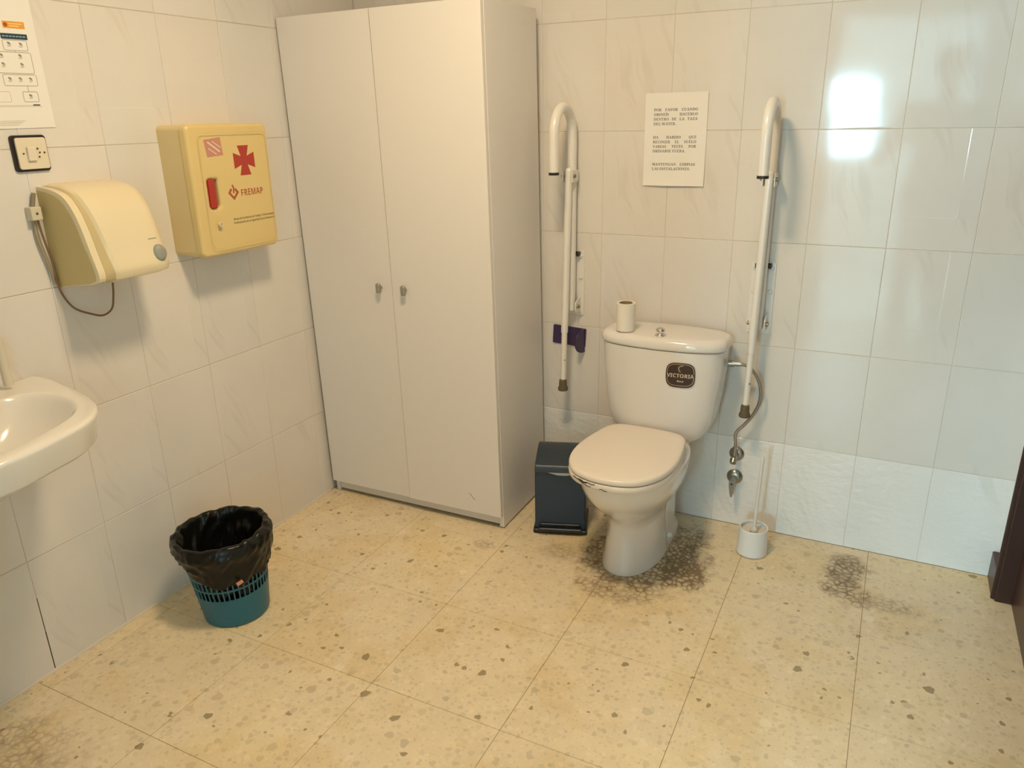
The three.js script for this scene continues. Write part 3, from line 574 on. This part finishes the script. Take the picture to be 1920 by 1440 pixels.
  const tank = [[0.105, 0.374, 0.03], [0.128, 0.376, 0.02], [0.147, 0.384, 0.012], [0.163, 0.399, 0.008], [0.178, 0.424, 0.005], [0.190, 0.458, 0.004], [0.198, 0.505, 0.003], [0.205, 0.56, 0.002], [0.211, 0.63, 0.001], [0.215, 0.715, 0]];
  const cistern = mesh('cistern', loft(tank.map(a => cis(...a))), ceramic, g);
  const lidR = [[0.214, 0.7165, 0.002], [0.2195, 0.719, -0.003], [0.2225, 0.726, -0.006], [0.2225, 0.738, -0.006], [0.2185, 0.748, -0.002], [0.209, 0.7545, 0.006], [0.19, 0.7575, 0.018], [0.12, 0.759, 0.055], [0.05, 0.7595, 0.085]];
  mesh('cistern_lid', loft(lidR.map(([h, y, d]) => cis(h, y, d))), ceramic, g);
  const chrome = mat([0.72, 0.70, 0.66], 0.14, { metalness: 1 });
  const btn = mesh('flush_button', moved(lathe([[0.019, -0.001], [0.0195, 0.002], [0.016, 0.004], [0.0125, 0.004], [0.0118, 0.008], [0.0145, 0.012], [0.0155, 0.018], [0.013, 0.024], [0.007, 0.027], [0, 0.028]], 28), -0.002, 0.758, 0.172), chrome, g);
  // oval maker's sticker on the tank
  const sw = 0.098, sh = 0.088, sx = 0.084, sy = 0.636;
  const st = canvasTex(640, 580, (c, w, h) => {
    c.fillStyle = '#3a2414'; c.fillRect(0, 0, w, h);
    c.strokeStyle = '#bfae94'; c.lineWidth = 11; c.beginPath();
    for (let k = 0; k <= 90; k++) { const a = k / 90 * Math.PI * 2, x = w / 2 + w * 0.455 * sgnpow(Math.cos(a), 0.55), y = h * 0.49 + h * 0.435 * sgnpow(Math.sin(a), 0.62); k ? c.lineTo(x, y) : c.moveTo(x, y); } c.stroke();
    c.fillStyle = '#cfbfa6'; c.textAlign = 'center'; c.textBaseline = 'middle'; c.save(); c.translate(w / 2, h * 0.52); c.font = 'bold 122px sans-serif'; const f = w * 0.93 / c.measureText('VICTORIA').width; c.fillStyle = '#3a2414'; c.fillRect(-w * 0.48, -52, w * 0.96, 100); c.fillStyle = '#cfbfa6'; c.scale(f, 1.0); c.fillText('VICTORIA', 0, 0); c.restore();
    c.font = 'italic bold 66px sans-serif'; c.fillText('Roca', w / 2, h * 0.74);
    c.strokeStyle = '#a08d74'; c.lineWidth = 26; c.lineCap = 'round'; c.beginPath(); c.moveTo(w * 0.57, h * 0.115); c.quadraticCurveTo(w * 0.42, h * 0.13, w * 0.435, h * 0.24); c.quadraticCurveTo(w * 0.44, h * 0.31, w * 0.49, h * 0.36); c.stroke();
  });
  const pos = [], uv = [], idx = [], R = 8, N = 48;
  const hwAt = (y) => 0.205 + (0.215 - 0.205) * (y - 0.56) / 0.155;
  const put = (u, v) => { const x = sx + u * sw / 2, y = sy + v * sh / 2; pos.push(x, y, cisternFront(x, hwAt(y)) + 0.0012); uv.push(u / 2 + 0.5, v / 2 + 0.5); };
  put(0, 0);
  for (let r = 1; r <= R; r++) for (let k = 0; k < N; k++) { const a = k / N * Math.PI * 2; put(r / R * sgnpow(Math.cos(a), 0.55), r / R * sgnpow(Math.sin(a), 0.62)); }
  for (let k = 0; k < N; k++) { idx.push(0, 1 + k, 1 + (k + 1) % N); for (let r = 1; r < R; r++) { const a = 1 + (r - 1) * N + k, b = 1 + (r - 1) * N + (k + 1) % N, c = a + N, d = b + N; idx.push(a, c, d, a, d, b); } }
  const sg = new THREE.BufferGeometry(); sg.setAttribute('position', new THREE.Float32BufferAttribute(pos, 3)); sg.setAttribute('uv', new THREE.Float32BufferAttribute(uv, 2)); sg.setIndex(idx); sg.computeVertexNormals();
  mesh('sticker', sg, mat([1, 1, 1], 0.4, { map: st, side: THREE.DoubleSide }), g).userData.label = 'dark brown oval maker sticker with white lettering';
}
// toilet roll on the tank
{
  const g = thing('toilet_roll', 'nearly used up white toilet roll standing on the tank', 'toilet roll', [1.187, 0.7598, 0.158]);
  const R = 0.033, r = 0.0205, H = 0.098;
  mesh('paper', lathe([[r, 0.001], [R - 0.001, 0.0], [R, 0.002], [R, H - 0.002], [R - 0.001, H], [r, H - 0.0005], [r, 0.001]], 40), mat([0.84, 0.80, 0.72], 0.9), g);
  mesh('core', lathe([[r - 0.0012, 0.002], [r + 0.0002, 0.002], [r + 0.0002, H + 0.0006], [r - 0.0012, H + 0.0006], [r - 0.0012, 0.002]], 32), mat([0.36, 0.25, 0.14], 0.9), g);
}

// ---------------------------------------------------------------- blue pedal bin
{
  const g = thing('pedal_bin', 'dark blue plastic pedal bin between cabinet and toilet', 'bin', [0.928, 0, 0.368]);
  g.rotation.y = 0.33;   // own x along the front, own -z to the back
  const blue = mat([0.020, 0.042, 0.076], 0.36), lidM = mat([0.030, 0.046, 0.066], 0.33), black = mat([0.008, 0.009, 0.012], 0.28);
  const W = 0.188, D = 0.175;
  const sect = (x) => [[x, 0.018, 0.004], [x, 0.250, -0.004], [x, 0.250, -D], [x, 0.018, -D]];
  mesh('body', rbox(0, W, 0.016, 0.254, -D, 0, 0.006, 3), blue, g);
  const ls = new THREE.Shape(); ls.moveTo(0, 0.250); ls.lineTo(0.006, 0.250); ls.quadraticCurveTo(0.010, 0.251, 0.010, 0.256); ls.lineTo(0.009, 0.270); ls.quadraticCurveTo(0.007, 0.279, -0.002, 0.281); ls.lineTo(-0.10, 0.298); ls.quadraticCurveTo(-0.15, 0.304, -D + 0.004, 0.296); ls.quadraticCurveTo(-D - 0.004, 0.294, -D - 0.004, 0.284); ls.lineTo(-D - 0.004, 0.250); ls.lineTo(0, 0.250);
  const lg = extrude(ls, W + 0.006, 0.004, 3); lg.rotateY(-Math.PI / 2); lg.translate(W + 0.003, 0, 0);
  const lid = mesh('lid', lg, lidM, g);
  const lip = new THREE.Shape(); lip.moveTo(-0.058, 0.0); lip.lineTo(0.058, 0.0); lip.lineTo(0.020, -0.011); lip.quadraticCurveTo(0, -0.013, -0.020, -0.011);
  mesh('lid_lip', moved(extrude(lip, 0.010, 0.002), W / 2 + 0.008, 0.254, 0.0015), mat([0.42, 0.45, 0.48], 0.3), lid).userData.label = 'pale grey opening lip';
  mesh('base', rbox(-0.006, W + 0.006, 0, 0.018, -D - 0.002, 0.010, 0.005, 2), black, g);
  mesh('pedal', merge([rbox(0.012, W - 0.012, 0.016, 0.030, -0.002, 0.024, 0.006, 3), rbox(0.02, W - 0.02, 0.026, 0.042, -0.004, 0.008, 0.004, 2)]), black, g);
  mesh('hinge', cyl([0.02, 0.262, -D - 0.006], [W - 0.02, 0.262, -D - 0.006], 0.006, 0.006, 12), black, g);
}

// ---------------------------------------------------------------- waste basket with liner
{
  const g = thing('waste_basket', 'teal perforated plastic waste basket by the left wall', 'basket', [0.262, 0, 1.2]);
  const teal = mat([0.016, 0.135, 0.190], 0.38);
  const rad = (y) => 0.099 + (0.131 - 0.099) * (y / 0.285);
  g.rotation.set(0.028, 0, 0.028);
  mesh('basket_base', lathe([[0, 0.006], [0.089, 0.006], [0.093, 0.0], [0.098, 0.0], [rad(0.01), 0.01], [rad(0.104), 0.104], [rad(0.104) - 0.003, 0.105], [rad(0.02) - 0.003, 0.02], [0.086, 0.009], [0, 0.009]], 72), teal, g);
  const bars = [], n = 46;
  for (let k = 0; k < n; k++) { const a = k / n * Math.PI * 2, y0 = 0.100, y1 = 0.272, b = new THREE.BoxGeometry(0.0026, y1 - y0, 0.0044); b.rotateX(0); b.translate(0, 0, 0); const p = b.attributes.position; for (let i = 0; i < p.count; i++) { const y = p.getY(i) + (y0 + y1) / 2, x = p.getX(i) + rad(y) - 0.0014, z = p.getZ(i); p.setXYZ(i, x * Math.cos(a) - z * Math.sin(a), y, x * Math.sin(a) + z * Math.cos(a)); } b.computeVertexNormals(); bars.push(b); }
  const hoop = (y, h) => lathe([[rad(y) - 0.003, y], [rad(y), y], [rad(y + h), y + h], [rad(y + h) - 0.003, y + h], [rad(y) - 0.003, y]], 72);
  for (const y of [0.135, 0.170, 0.205, 0.240]) bars.push(hoop(y, 0.006));
  const lat = mesh('lattice', merge(bars), teal, g); lat.userData.kind = 'stuff';
  mesh('basket_rim', lathe([[rad(0.268) - 0.003, 0.268], [rad(0.268), 0.268], [0.137, 0.278], [0.137, 0.286], [0.132, 0.288], [0.128, 0.284], [rad(0.268) - 0.003, 0.268]], 72), teal, g);
  // black liner folded over the rim; its skirt hangs lower on the viewer's side
  const l = thing('bin_liner', 'black plastic bag lining the teal waste basket', 'bin bag', [0.262, 0, 1.2]);
  l.rotation.copy(g.rotation);
  const NA = 150, prof = [];
  const hem = (a) => 0.215 - 0.062 * Math.pow(Math.max(0, Math.cos(a - 0.30)), 1.3) + 0.012 * Math.sin(a * 3 + 1) + 0.006 * Math.sin(a * 11);
  const rings = [];
  const NS = 46;
  for (let s = 0; s < NS; s++) {
    rings.push(ring(NA, t => {
      const a = t, f = s / (NS - 1); let y, r;
      if (f < 0.42) { const q = f / 0.42; y = hem(a) + (0.292 - hem(a)) * q; r = rad(y) + 0.005 + 0.007 * Math.sin(q * Math.PI * 0.5) + 0.004 * (1 - q); const roll = Math.exp(-Math.pow((y - 0.262) / 0.016, 2)); r += 0.006 * roll; }
      else if (f < 0.5) { const q = (f - 0.42) / 0.08 * Math.PI; r = 0.1345 + 0.0085 * Math.cos(q); y = 0.292 + 0.006 * Math.sin(q); }
      else { const q = (f - 0.5) / 0.5; y = 0.292 - 0.262 * Math.min(1, q * 1.25); r = q < 0.8 ? rad(y) - 0.006 - 0.012 * q : (rad(0.03) - 0.016) * (1 - (q - 0.8) / 0.2 * 0.98); }
      const cx = Math.cos(a), sx = Math.sin(a);
      const wr = (fbm(cx * 3 + 7, sx * 3 + y * 22, 3, 611) - 0.5) * 0.012 + (fbm(cx * 9 + 3, sx * 9 + y * 40, 3, 633) - 0.5) * 0.007 + (fbm(a * 2.2 + 40, y * 55, 2, 655) - 0.5) * 0.005;
      const amp = f < 0.42 ? 1 : f < 0.5 ? 0.9 : 2.4;
      let rr2 = Math.max(0.002, r + (f < 0.42 ? Math.abs(wr) * 1.4 : wr * amp));
      if (f > 0.5) rr2 = Math.min(rr2, rad(Math.max(y, 0.02)) - 0.005);
      const yy = y + (f > 0.3 && f < 0.6 ? (fbm(cx * 5 + 20, sx * 5, 2, 677) - 0.5) * 0.012 : 0);
      return [rr2 * cx, Math.max(0.012, yy), rr2 * sx];
    }));
  }
  mesh('liner', loft(rings, { cap0: false, cap1: true }), mat([0.006, 0.006, 0.005], 0.27, { side: THREE.DoubleSide, specularIntensity: 0.6 }), l);
  const tg = new THREE.PlaneGeometry(0.020, 0.014, 2, 2); tg.rotateY(0.95); tg.translate(0.120, 0.186, 0.085);
  mesh('tie_tab', rbox(-0.010, 0.010, -0.006, 0.006, -0.0008, 0.0008, 0.0007, 2).rotateZ(0.3).rotateY(1.05).translate(0.1235, 0.176, 0.0715), mat([0.62, 0.25, 0.16], 0.6), l).userData.label = 'small orange tie tab';
}

// ---------------------------------------------------------------- folding grab rails
const railWhite = mat([0.82, 0.79, 0.73], 0.28, { clearcoat: 0.5, clearcoatRoughness: 0.12 }), railBlack = mat([0.02, 0.018, 0.015], 0.5), rubber = mat([0.13, 0.10, 0.055], 0.75), steel = mat([0.30, 0.27, 0.21], 0.4, { metalness: 0.8 });
function grabRail(label, x, lean) {
  const g = thing('grab_rail', label, 'grab rail', [x, 0, 0]);
  const plate = mesh('wall_plate', moved(extrude(roundRect(0.080, 0.246, 0.006), 0.006, 0.0015), 0, 0.877, 0.0), railWhite, g);
  for (const [px, py] of [[-0.027, 0.98], [0.027, 0.98], [-0.027, 0.90], [0.027, 0.90]]) mesh('screw_cap', moved(lathe([[0, 0.004], [0.006, 0.0035], [0.008, 0.001], [0.008, 0]].reverse(), 18).rotateX(Math.PI / 2), px, py, 0.0058), mat([0.76, 0.74, 0.68], 0.35), plate);
  for (const s of [-1, 1]) {
    const ear = new THREE.Shape(); ear.moveTo(0, -0.026); ear.lineTo(0.038, -0.020); ear.quadraticCurveTo(0.046, -0.018, 0.046, -0.008); ear.lineTo(0.046, 0.012); ear.quadraticCurveTo(0.044, 0.020, 0.036, 0.022); ear.lineTo(0, 0.034);
    const eg = extrude(ear, 0.004, 0.0008); eg.rotateY(-Math.PI / 2); eg.translate(s * 0.024 + 0.002, 0.795, 0.006);
    mesh('hinge_ear', eg, railWhite, plate);
    mesh('hinge_bolt', merge([cyl([s * 0.0255, 0.795, 0.033], [s * 0.0335, 0.795, 0.033], 0.0072, 0.0068, 6), cyl([s * 0.033, 0.795, 0.033], [s * 0.0365, 0.795, 0.033], 0.004, 0.004, 10)]), steel, plate);
  }
  mesh('clip', merge([rbox(-0.026, -0.018, 0.982, 0.998, 0.006, 0.030, 0.002), rbox(0.018, 0.026, 0.982, 0.998, 0.006, 0.030, 0.002), rbox(-0.024, 0.024, 0.982, 0.998, 0.006, 0.012, 0.002)]), railBlack, plate);
  // hairpin arm folded up against the wall
  const z0 = 0.034, z1 = 0.196, zc = (z0 + z1) / 2, R = (z1 - z0) / 2, yT = 1.410, pts = [[0, 0.780, z0], [0, 0.9, z0], [0, 1.1, z0], [0, 1.3, z0], [0, yT - 0.04, z0]];
  for (let k = 0; k <= 12; k++) { const a = Math.PI - k / 12 * Math.PI; pts.push([0, yT + R * 1.12 * Math.sin(a), zc + R * Math.cos(a)]); }
  pts.push([0, yT - 0.05, z1], [0, 1.292, z1]);
  mesh('arm', tube(pts, 0.0170, 120, 20), railWhite, g);
  mesh('end_cap', cyl([0, 1.284, z1], [0, 1.293, z1], 0.0178, 0.0178, 24), railBlack, g);
  // telescopic leg hanging from a bracket on the arm
  const lz0 = 0.064, lz1 = 0.098;
  mesh('leg_bracket', merge([-1, 1].map(s => rbox(s * 0.0185 - 0.002, s * 0.0185 + 0.002, 1.250, 1.292, 0.026, 0.080, 0.0015)).concat([rbox(-0.018, 0.018, 1.254, 1.288, 0.012, 0.0175, 0.001)])), railWhite, g);
  mesh('leg_bolt', merge([cyl([-0.028, 1.272, lz0], [0.028, 1.272, lz0], 0.0035, 0.0035, 10), cyl([0.0205, 1.272, lz0], [0.0265, 1.272, lz0], 0.0068, 0.0068, 6), cyl([-0.0245, 1.272, lz0], [-0.0205, 1.272, lz0], 0.0068, 0.0068, 6)]), steel, g);
  const P = (y) => { const k = (1.272 - y) / (1.272 - 0.49); return [lean * k, y, lz0 + (lz1 - lz0) * k]; };
  const leg = mesh('leg', merge([cyl(P(1.288), P(0.705), 0.0130, 0.0130, 20), moved(new THREE.SphereGeometry(0.013, 16, 8), ...P(1.288))]), railWhite, g);
  mesh('lower_tube', cyl(P(0.708), P(0.515), 0.0108, 0.0108, 20), railWhite, leg);
  mesh('adjust_pin', cyl([P(0.60)[0] + 0.006, 0.60, P(0.60)[2] + 0.008], [P(0.60)[0] + 0.008, 0.60, P(0.60)[2] + 0.0105], 0.0025, 0.0025, 8), steel, leg);
  const tip = lathe([[0, 0], [0.0185, 0], [0.0195, 0.004], [0.0185, 0.012], [0.0155, 0.014], [0.0150, 0.030], [0.0138, 0.042], [0.0112, 0.044], [0, 0.044]], 28);
  const [tx, ty, tz] = P(0.478); tip.translate(tx, ty, tz);
  mesh('rubber_tip', tip, rubber, g);
}
grabRail('white folding grab rail left of the toilet beside the cabinet', 0.930, -0.004);
grabRail('white folding grab rail right of the toilet above the brush', 1.6130, -0.006);

// ---------------------------------------------------------------- purple paper holder
{
  const g = thing('paper_holder', 'translucent purple wall holder behind the left grab rail', 'paper holder', [0.912, 0.668, 0]);
  const pm = mat([0.075, 0.045, 0.145], 0.18, { transmission: 0.35, thickness: 0.006, ior: 1.49, attenuationColor: lin(0.2, 0.1, 0.4), attenuationDistance: 0.01 });
  mesh('back_plate', moved(extrude(roundRect(0.136, 0.074, 0.005), 0.006, 0.0012), 0, 0.0, 0.001).rotateZ(-0.05), pm, g);
  const flap = new THREE.Shape(); flap.moveTo(0, 0.034); flap.lineTo(0.012, 0.034); flap.absellipse(0.012, -0.012, 0.050, 0.046, Math.PI / 2, -Math.PI / 2, true); flap.lineTo(0, -0.058); flap.lineTo(0, 0.034);
  const fg = extrude(flap, 0.005, 0.001, 2, 24); fg.rotateY(-Math.PI / 2 - 0.25); fg.translate(0.064, 0, 0.003);
  mesh('side_arm', fg, pm, g);
  mesh('screw', cyl([-0.042, 0, 0.006], [-0.042, 0, 0.0085], 0.005, 0.004, 14), mat([0.03, 0.02, 0.05], 0.5), g);
}

// ---------------------------------------------------------------- water hose and valves
const chromeDull = mat([0.40, 0.40, 0.37], 0.34, { metalness: 1 });
{
  const v = thing('angle_valve', 'chrome angle valve where the flexible hose ends', 'valve', [1.577, 0.291, 0]);
  const disc = () => lathe([[0, 0.012], [0.012, 0.012], [0.020, 0.008], [0.0265, 0.003], [0.027, 0]].reverse(), 36).rotateX(Math.PI / 2);
  mesh('rosette', disc(), chromeDull, v);
  mesh('body', merge([cyl([0, 0, 0.01], [0, 0, 0.062], 0.0105, 0.0105, 20), cyl([0, -0.001, 0.046], [0, 0.030, 0.046], 0.0085, 0.0085, 6), cyl([0, 0.030, 0.046], [0, 0.046, 0.046], 0.0072, 0.0072, 16), cyl([0, 0, 0.058], [0, -0.010, 0.070], 0.013, 0.011, 12)]), chromeDull, v);
  const s = thing('stop_valve', 'chrome stop valve with lever handle below the angle valve', 'valve', [1.577, 0.198, 0]);
  mesh('rosette', disc().scale(1.08, 1.08, 1.3), chromeDull, s);
  mesh('stem', cyl([0, 0, 0.012], [0, -0.006, 0.052], 0.0115, 0.011, 20), chromeDull, s);
  const lev = new THREE.Shape(); lev.moveTo(-0.011, 0.004); lev.quadraticCurveTo(0, 0.013, 0.011, 0.004); lev.lineTo(0.0105, -0.012); lev.lineTo(0.0035, -0.055); lev.quadraticCurveTo(0, -0.058, -0.0035, -0.055); lev.lineTo(-0.0105, -0.012);
  const lv = mesh('lever', moved(extrude(lev, 0.009, 0.002), 0, -0.006, 0.046), chromeDull, s);
  mesh('lever_screw', cyl([0, -0.008, 0.0545], [0, -0.008, 0.0562], 0.0036, 0.0036, 12), mat([0.05, 0.045, 0.04], 0.5), lv);
  const h = thing('water_hose', 'braided steel hose curving from the tank to the valve', 'hose', [0, 0, 0]);
  const path = [[1.550, 0.660, 0.085], [1.575, 0.660, 0.083], [1.602, 0.652, 0.076], [1.630, 0.618, 0.064], [1.646, 0.570, 0.054], [1.645, 0.515, 0.046], [1.625, 0.462, 0.040], [1.598, 0.420, 0.038], [1.578, 0.395, 0.040], [1.573, 0.378, 0.043], [1.577, 0.352, 0.046], [1.577, 0.325, 0.046]];
  const braid = dataTex(64, 64, (i, j, o) => { const a = Math.sin((i + j) / 64 * Math.PI * 2 * 4), b = Math.sin((i - j) / 64 * Math.PI * 2 * 4); o[0] = o[1] = o[2] = 0.5 + 0.25 * (a * b + Math.max(a, b)) ; }, false);
  braid.repeat.set(60, 2);
  mesh('braided_tube', tube(path, 0.0056, 140, 12), mat([0.40, 0.37, 0.32], 0.36, { metalness: 0.9, bumpMap: braid, bumpScale: 0.0006 }), h);
  mesh('coupling_nut', merge([cyl([1.537, 0.660, 0.086], [1.556, 0.660, 0.084], 0.0125, 0.0125, 6), cyl([1.556, 0.660, 0.084], [1.578, 0.660, 0.082], 0.0085, 0.0085, 16)]), chromeDull, h);
}

// ---------------------------------------------------------------- toilet brush
{
  const g = thing('brush_holder', 'white plastic toilet brush holder on the floor', 'brush holder', [1.683, 0, 0.170]);
  const wp = mat([0.82, 0.83, 0.82], 0.35);
  mesh('cup', lathe([[0, 0.004], [0.046, 0.004], [0.047, 0.09], [0.0455, 0.094], [0.0425, 0.098], [0.0465, 0.102], [0.049, 0.100], [0.0495, 0.094], [0.0515, 0.012], [0.0535, 0.008], [0.0535, 0], [0, 0]].reverse(), 56), wp, g);
  mesh('inner_rim', lathe([[0.047, 0.086], [0.012, 0.080], [0.012, 0.078], [0.047, 0.084]], 40), mat([0.74, 0.70, 0.62], 0.5, { side: THREE.DoubleSide }), g);
  const b = thing('toilet_brush', 'white ribbed toilet brush handle standing in its holder', 'brush', [1.683, 0, 0.170]);
  const pr = [[0, 0.372], [0.004, 0.371], [0.0068, 0.364], [0.0068, 0.350]]; for (let y = 0.345; y > 0.22; y -= 0.006) pr.push([0.0064, y], [0.0053, y - 0.003]);
  pr.push([0.0056, 0.2], [0.0060, 0.105], [0.0085, 0.096], [0.0125, 0.090], [0.0125, 0.082], [0.006, 0.079], [0.006, 0.02], [0, 0.02]);
  const hg = lathe(pr.reverse(), 22); mesh('handle', hg, mat([0.80, 0.77, 0.70], 0.4), b);
  mesh('bristles', lathe([[0, 0.012], [0.028, 0.014], [0.034, 0.03], [0.034, 0.06], [0.028, 0.072], [0, 0.074]], 30), mat([0.7, 0.66, 0.58], 0.9), b);
  b.rotation.z = -0.02; b.position.x += 0.0;
}

// ---------------------------------------------------------------- the photographer, mirrored in the glazed tiles
{
  const g = thing('person', 'person in dark clothes holding up a phone in the doorway', 'person', [2.17, 0, 2.95]);
  // [a, b, radius a, radius b] in metres from the feet's middle; faces -z
  const J = { hip: [0, 0.95, 0.02], chest: [0, 1.34, 0.02], neck: [0, 1.50, 0.02], head: [0, 1.70, -0.005], sl: [-0.165, 1.44, 0.02], sr: [0.165, 1.44, 0.02], el: [-0.33, 1.22, -0.06], er: [0.14, 1.17, -0.10], wl: [-0.225, 1.42, -0.235], wr: [-0.085, 1.41, -0.235] };
  const legs = [-1, 1].flatMap(q => [[[q * 0.085, 0.93, 0.02], [q * 0.09, 0.50, 0.0], 0.085, 0.058], [[q * 0.09, 0.50, 0.0], [q * 0.095, 0.09, 0.03], 0.056, 0.038]]);
  const feet = [-1, 1].map(q => [[q * 0.095, 0.045, 0.05], [q * 0.11, 0.035, -0.13], 0.042, 0.034]);
  const torso = [[[-0.06, 0.95, 0.02], [0.06, 0.95, 0.02], 0.115, 0.115], [[-0.05, 1.12, 0.015], [0.05, 1.12, 0.015], 0.105, 0.105], [[-0.08, 1.34, 0.02], [0.08, 1.34, 0.02], 0.115, 0.115], [[-0.13, 1.43, 0.02], [0.13, 1.43, 0.02], 0.06, 0.06]];
  const upper = [[J.sl, J.el, 0.056, 0.042], [J.sr, J.er, 0.056, 0.042]], fore = [[J.el, J.wl, 0.040, 0.026], [J.er, J.wr, 0.040, 0.026]];
  const headB = [[[0, 1.475, 0.03], [0, 1.60, 0.01], 0.052, 0.050], [[0, 1.735, 0.012], [0, 1.725, -0.02], 0.083, 0.078], [[0, 1.655, -0.02], [0, 1.635, -0.035], 0.058, 0.040], [[0, 1.68, -0.093], [0, 1.655, -0.108], 0.010, 0.014], [[-0.082, 1.70, 0.01], [-0.082, 1.665, 0.008], 0.014, 0.010], [[0.082, 1.70, 0.01], [0.082, 1.665, 0.008], 0.014, 0.010]];
  const capsule = (x, y, z, [a, b, ra, rb]) => { const dx = b[0] - a[0], dy = b[1] - a[1], dz = b[2] - a[2], L = dx * dx + dy * dy + dz * dz, t = clamp(((x - a[0]) * dx + (y - a[1]) * dy + (z - a[2]) * dz) / (L || 1), 0, 1); return Math.hypot(x - a[0] - dx * t, y - a[1] - dy * t, z - a[2] - dz * t) - (ra + (rb - ra) * t); };
  const field = (list, grow, k) => (x, y, z) => { let d = 9; for (const c of list) { const e = capsule(x, y, z, c) - grow, h = clamp(0.5 + 0.5 * (d - e) / k, 0, 1); d = d + (e - d) * h - k * h * (1 - h); } return d; };
  const blob = (f, c, half, res) => {
    const mc = new MarchingCubes(res, new THREE.MeshBasicMaterial(), false, false, 200000); mc.isolation = 0;
    const h = res / 2;
    for (let k = 0; k < res; k++) for (let j = 0; j < res; j++) for (let i = 0; i < res; i++) mc.field[i + res * (j + res * k)] = clamp(-f(c[0] + (i - h) / h * half, c[1] + (j - h) / h * half, c[2] + (k - h) / h * half), -0.2, 0.2);
    mc.update();
    const n = mc.count, p = mc.positionArray.slice(0, n * 3);
    for (let i = 0; i < n; i++) for (let q = 0; q < 3; q++) p[i * 3 + q] = c[q] + p[i * 3 + q] * half;
    const geo = new THREE.BufferGeometry(); geo.setAttribute('position', new THREE.BufferAttribute(p, 3)); geo.setAttribute('normal', new THREE.BufferAttribute(mc.normalArray.slice(0, n * 3), 3)); geo.setAttribute('uv', new THREE.BufferAttribute(new Float32Array(n * 2), 2)); return geo;
  };
  // hands: palm, four fingers behind the phone and a thumb in front of it
  const hand = (w, q) => {
    const [x, y, z] = w, out = [[[x, y + 0.01, z], [x + q * 0.012, y + 0.05, z - 0.012], 0.024, 0.026]];
    for (let k = 0; k < 4; k++) { const yy = y + 0.028 + k * 0.021, r = 0.0082, l = [0.9, 1.05, 1.0, 0.8][k]; out.push([[x + q * 0.016, yy, z - 0.018], [x + q * 0.040 * l, yy + 0.004, z - 0.044], r + 0.001, r], [[x + q * 0.040 * l, yy + 0.004, z - 0.044], [x + q * 0.066 * l, yy + 0.006, z - 0.040], r, r - 0.001]); }
    out.push([[x + q * 0.006, y + 0.03, z + 0.008], [x + q * 0.032, y + 0.060, z + 0.010], 0.0115, 0.010], [[x + q * 0.032, y + 0.060, z + 0.010], [x + q * 0.056, y + 0.074, z - 0.006], 0.010, 0.0085]);
    return out;
  };
  const skin = mat([0.42, 0.25, 0.17], 0.55), cloth = mat([0.035, 0.04, 0.05], 0.9), denim = mat([0.03, 0.04, 0.07], 0.9);
  const all = [...legs, ...feet, ...torso, ...upper, ...fore, ...headB];
  const body = mesh('body', merge([blob(field(all, 0, 0.03), [0, 0.93, 0], 0.98, 120), blob(field([...hand(J.wl, 1), ...hand(J.wr, -1)], 0, 0.006), [-0.155, 1.45, -0.255], 0.15, 84)]), skin, g);
  mesh('jumper', blob(field([...torso, ...upper, ...fore.map(([a, b, ra, rb]) => [a, [a[0] + (b[0] - a[0]) * 0.8, a[1] + (b[1] - a[1]) * 0.8, a[2] + (b[2] - a[2]) * 0.8], ra, rb + 0.004])], 0.012, 0.03), [-0.05, 1.2, -0.06], 0.46, 80), cloth, g);
  mesh('trousers', blob(field([...legs, torso[0]], 0.014, 0.03), [0, 0.55, 0], 0.58, 84), denim, g);
  mesh('hair', blob((x, y, z) => Math.max(field(headB.slice(1, 2), 0.010, 0.01)(x, y, z), -(y - 1.70 + z * 0.9)), [0, 1.72, 0], 0.16, 56), mat([0.02, 0.015, 0.01], 0.7), g);
  for (const q of [-1, 1]) { mesh('shoe', loft([superRing(q * 0.105, -0.045, 0.052, 0.145, 0, 2.6, 32), superRing(q * 0.105, -0.045, 0.053, 0.146, 0.03, 2.6, 32), superRing(q * 0.103, -0.03, 0.048, 0.13, 0.065, 2.4, 32), superRing(q * 0.098, 0.035, 0.046, 0.062, 0.11, 2.2, 32)]), mat([0.03, 0.03, 0.03], 0.6), g);
    mesh('eye', moved(new THREE.SphereGeometry(0.011, 12, 8), q * 0.032, 1.708, -0.088), mat([0.05, 0.04, 0.035], 0.2), g); }
  mesh('mouth', rbox(-0.022, 0.022, 1.622, 1.629, -0.083, -0.072, 0.003), mat([0.25, 0.09, 0.07], 0.5), g);
  const ph = thing('mobile_phone', 'black mobile phone held up by the person', 'phone', [2.015, 1.482, 2.688]);
  mesh('case', rbox(-0.075, 0.075, -0.036, 0.036, -0.004, 0.004, 0.004), mat([0.015, 0.015, 0.017], 0.3), ph);
  mesh('lens', cyl([-0.023, -0.002, -0.004], [-0.023, -0.002, -0.0055], 0.007, 0.007, 20), mat([0.02, 0.02, 0.03], 0.05), ph);
}
renderer.render(scene, camera);
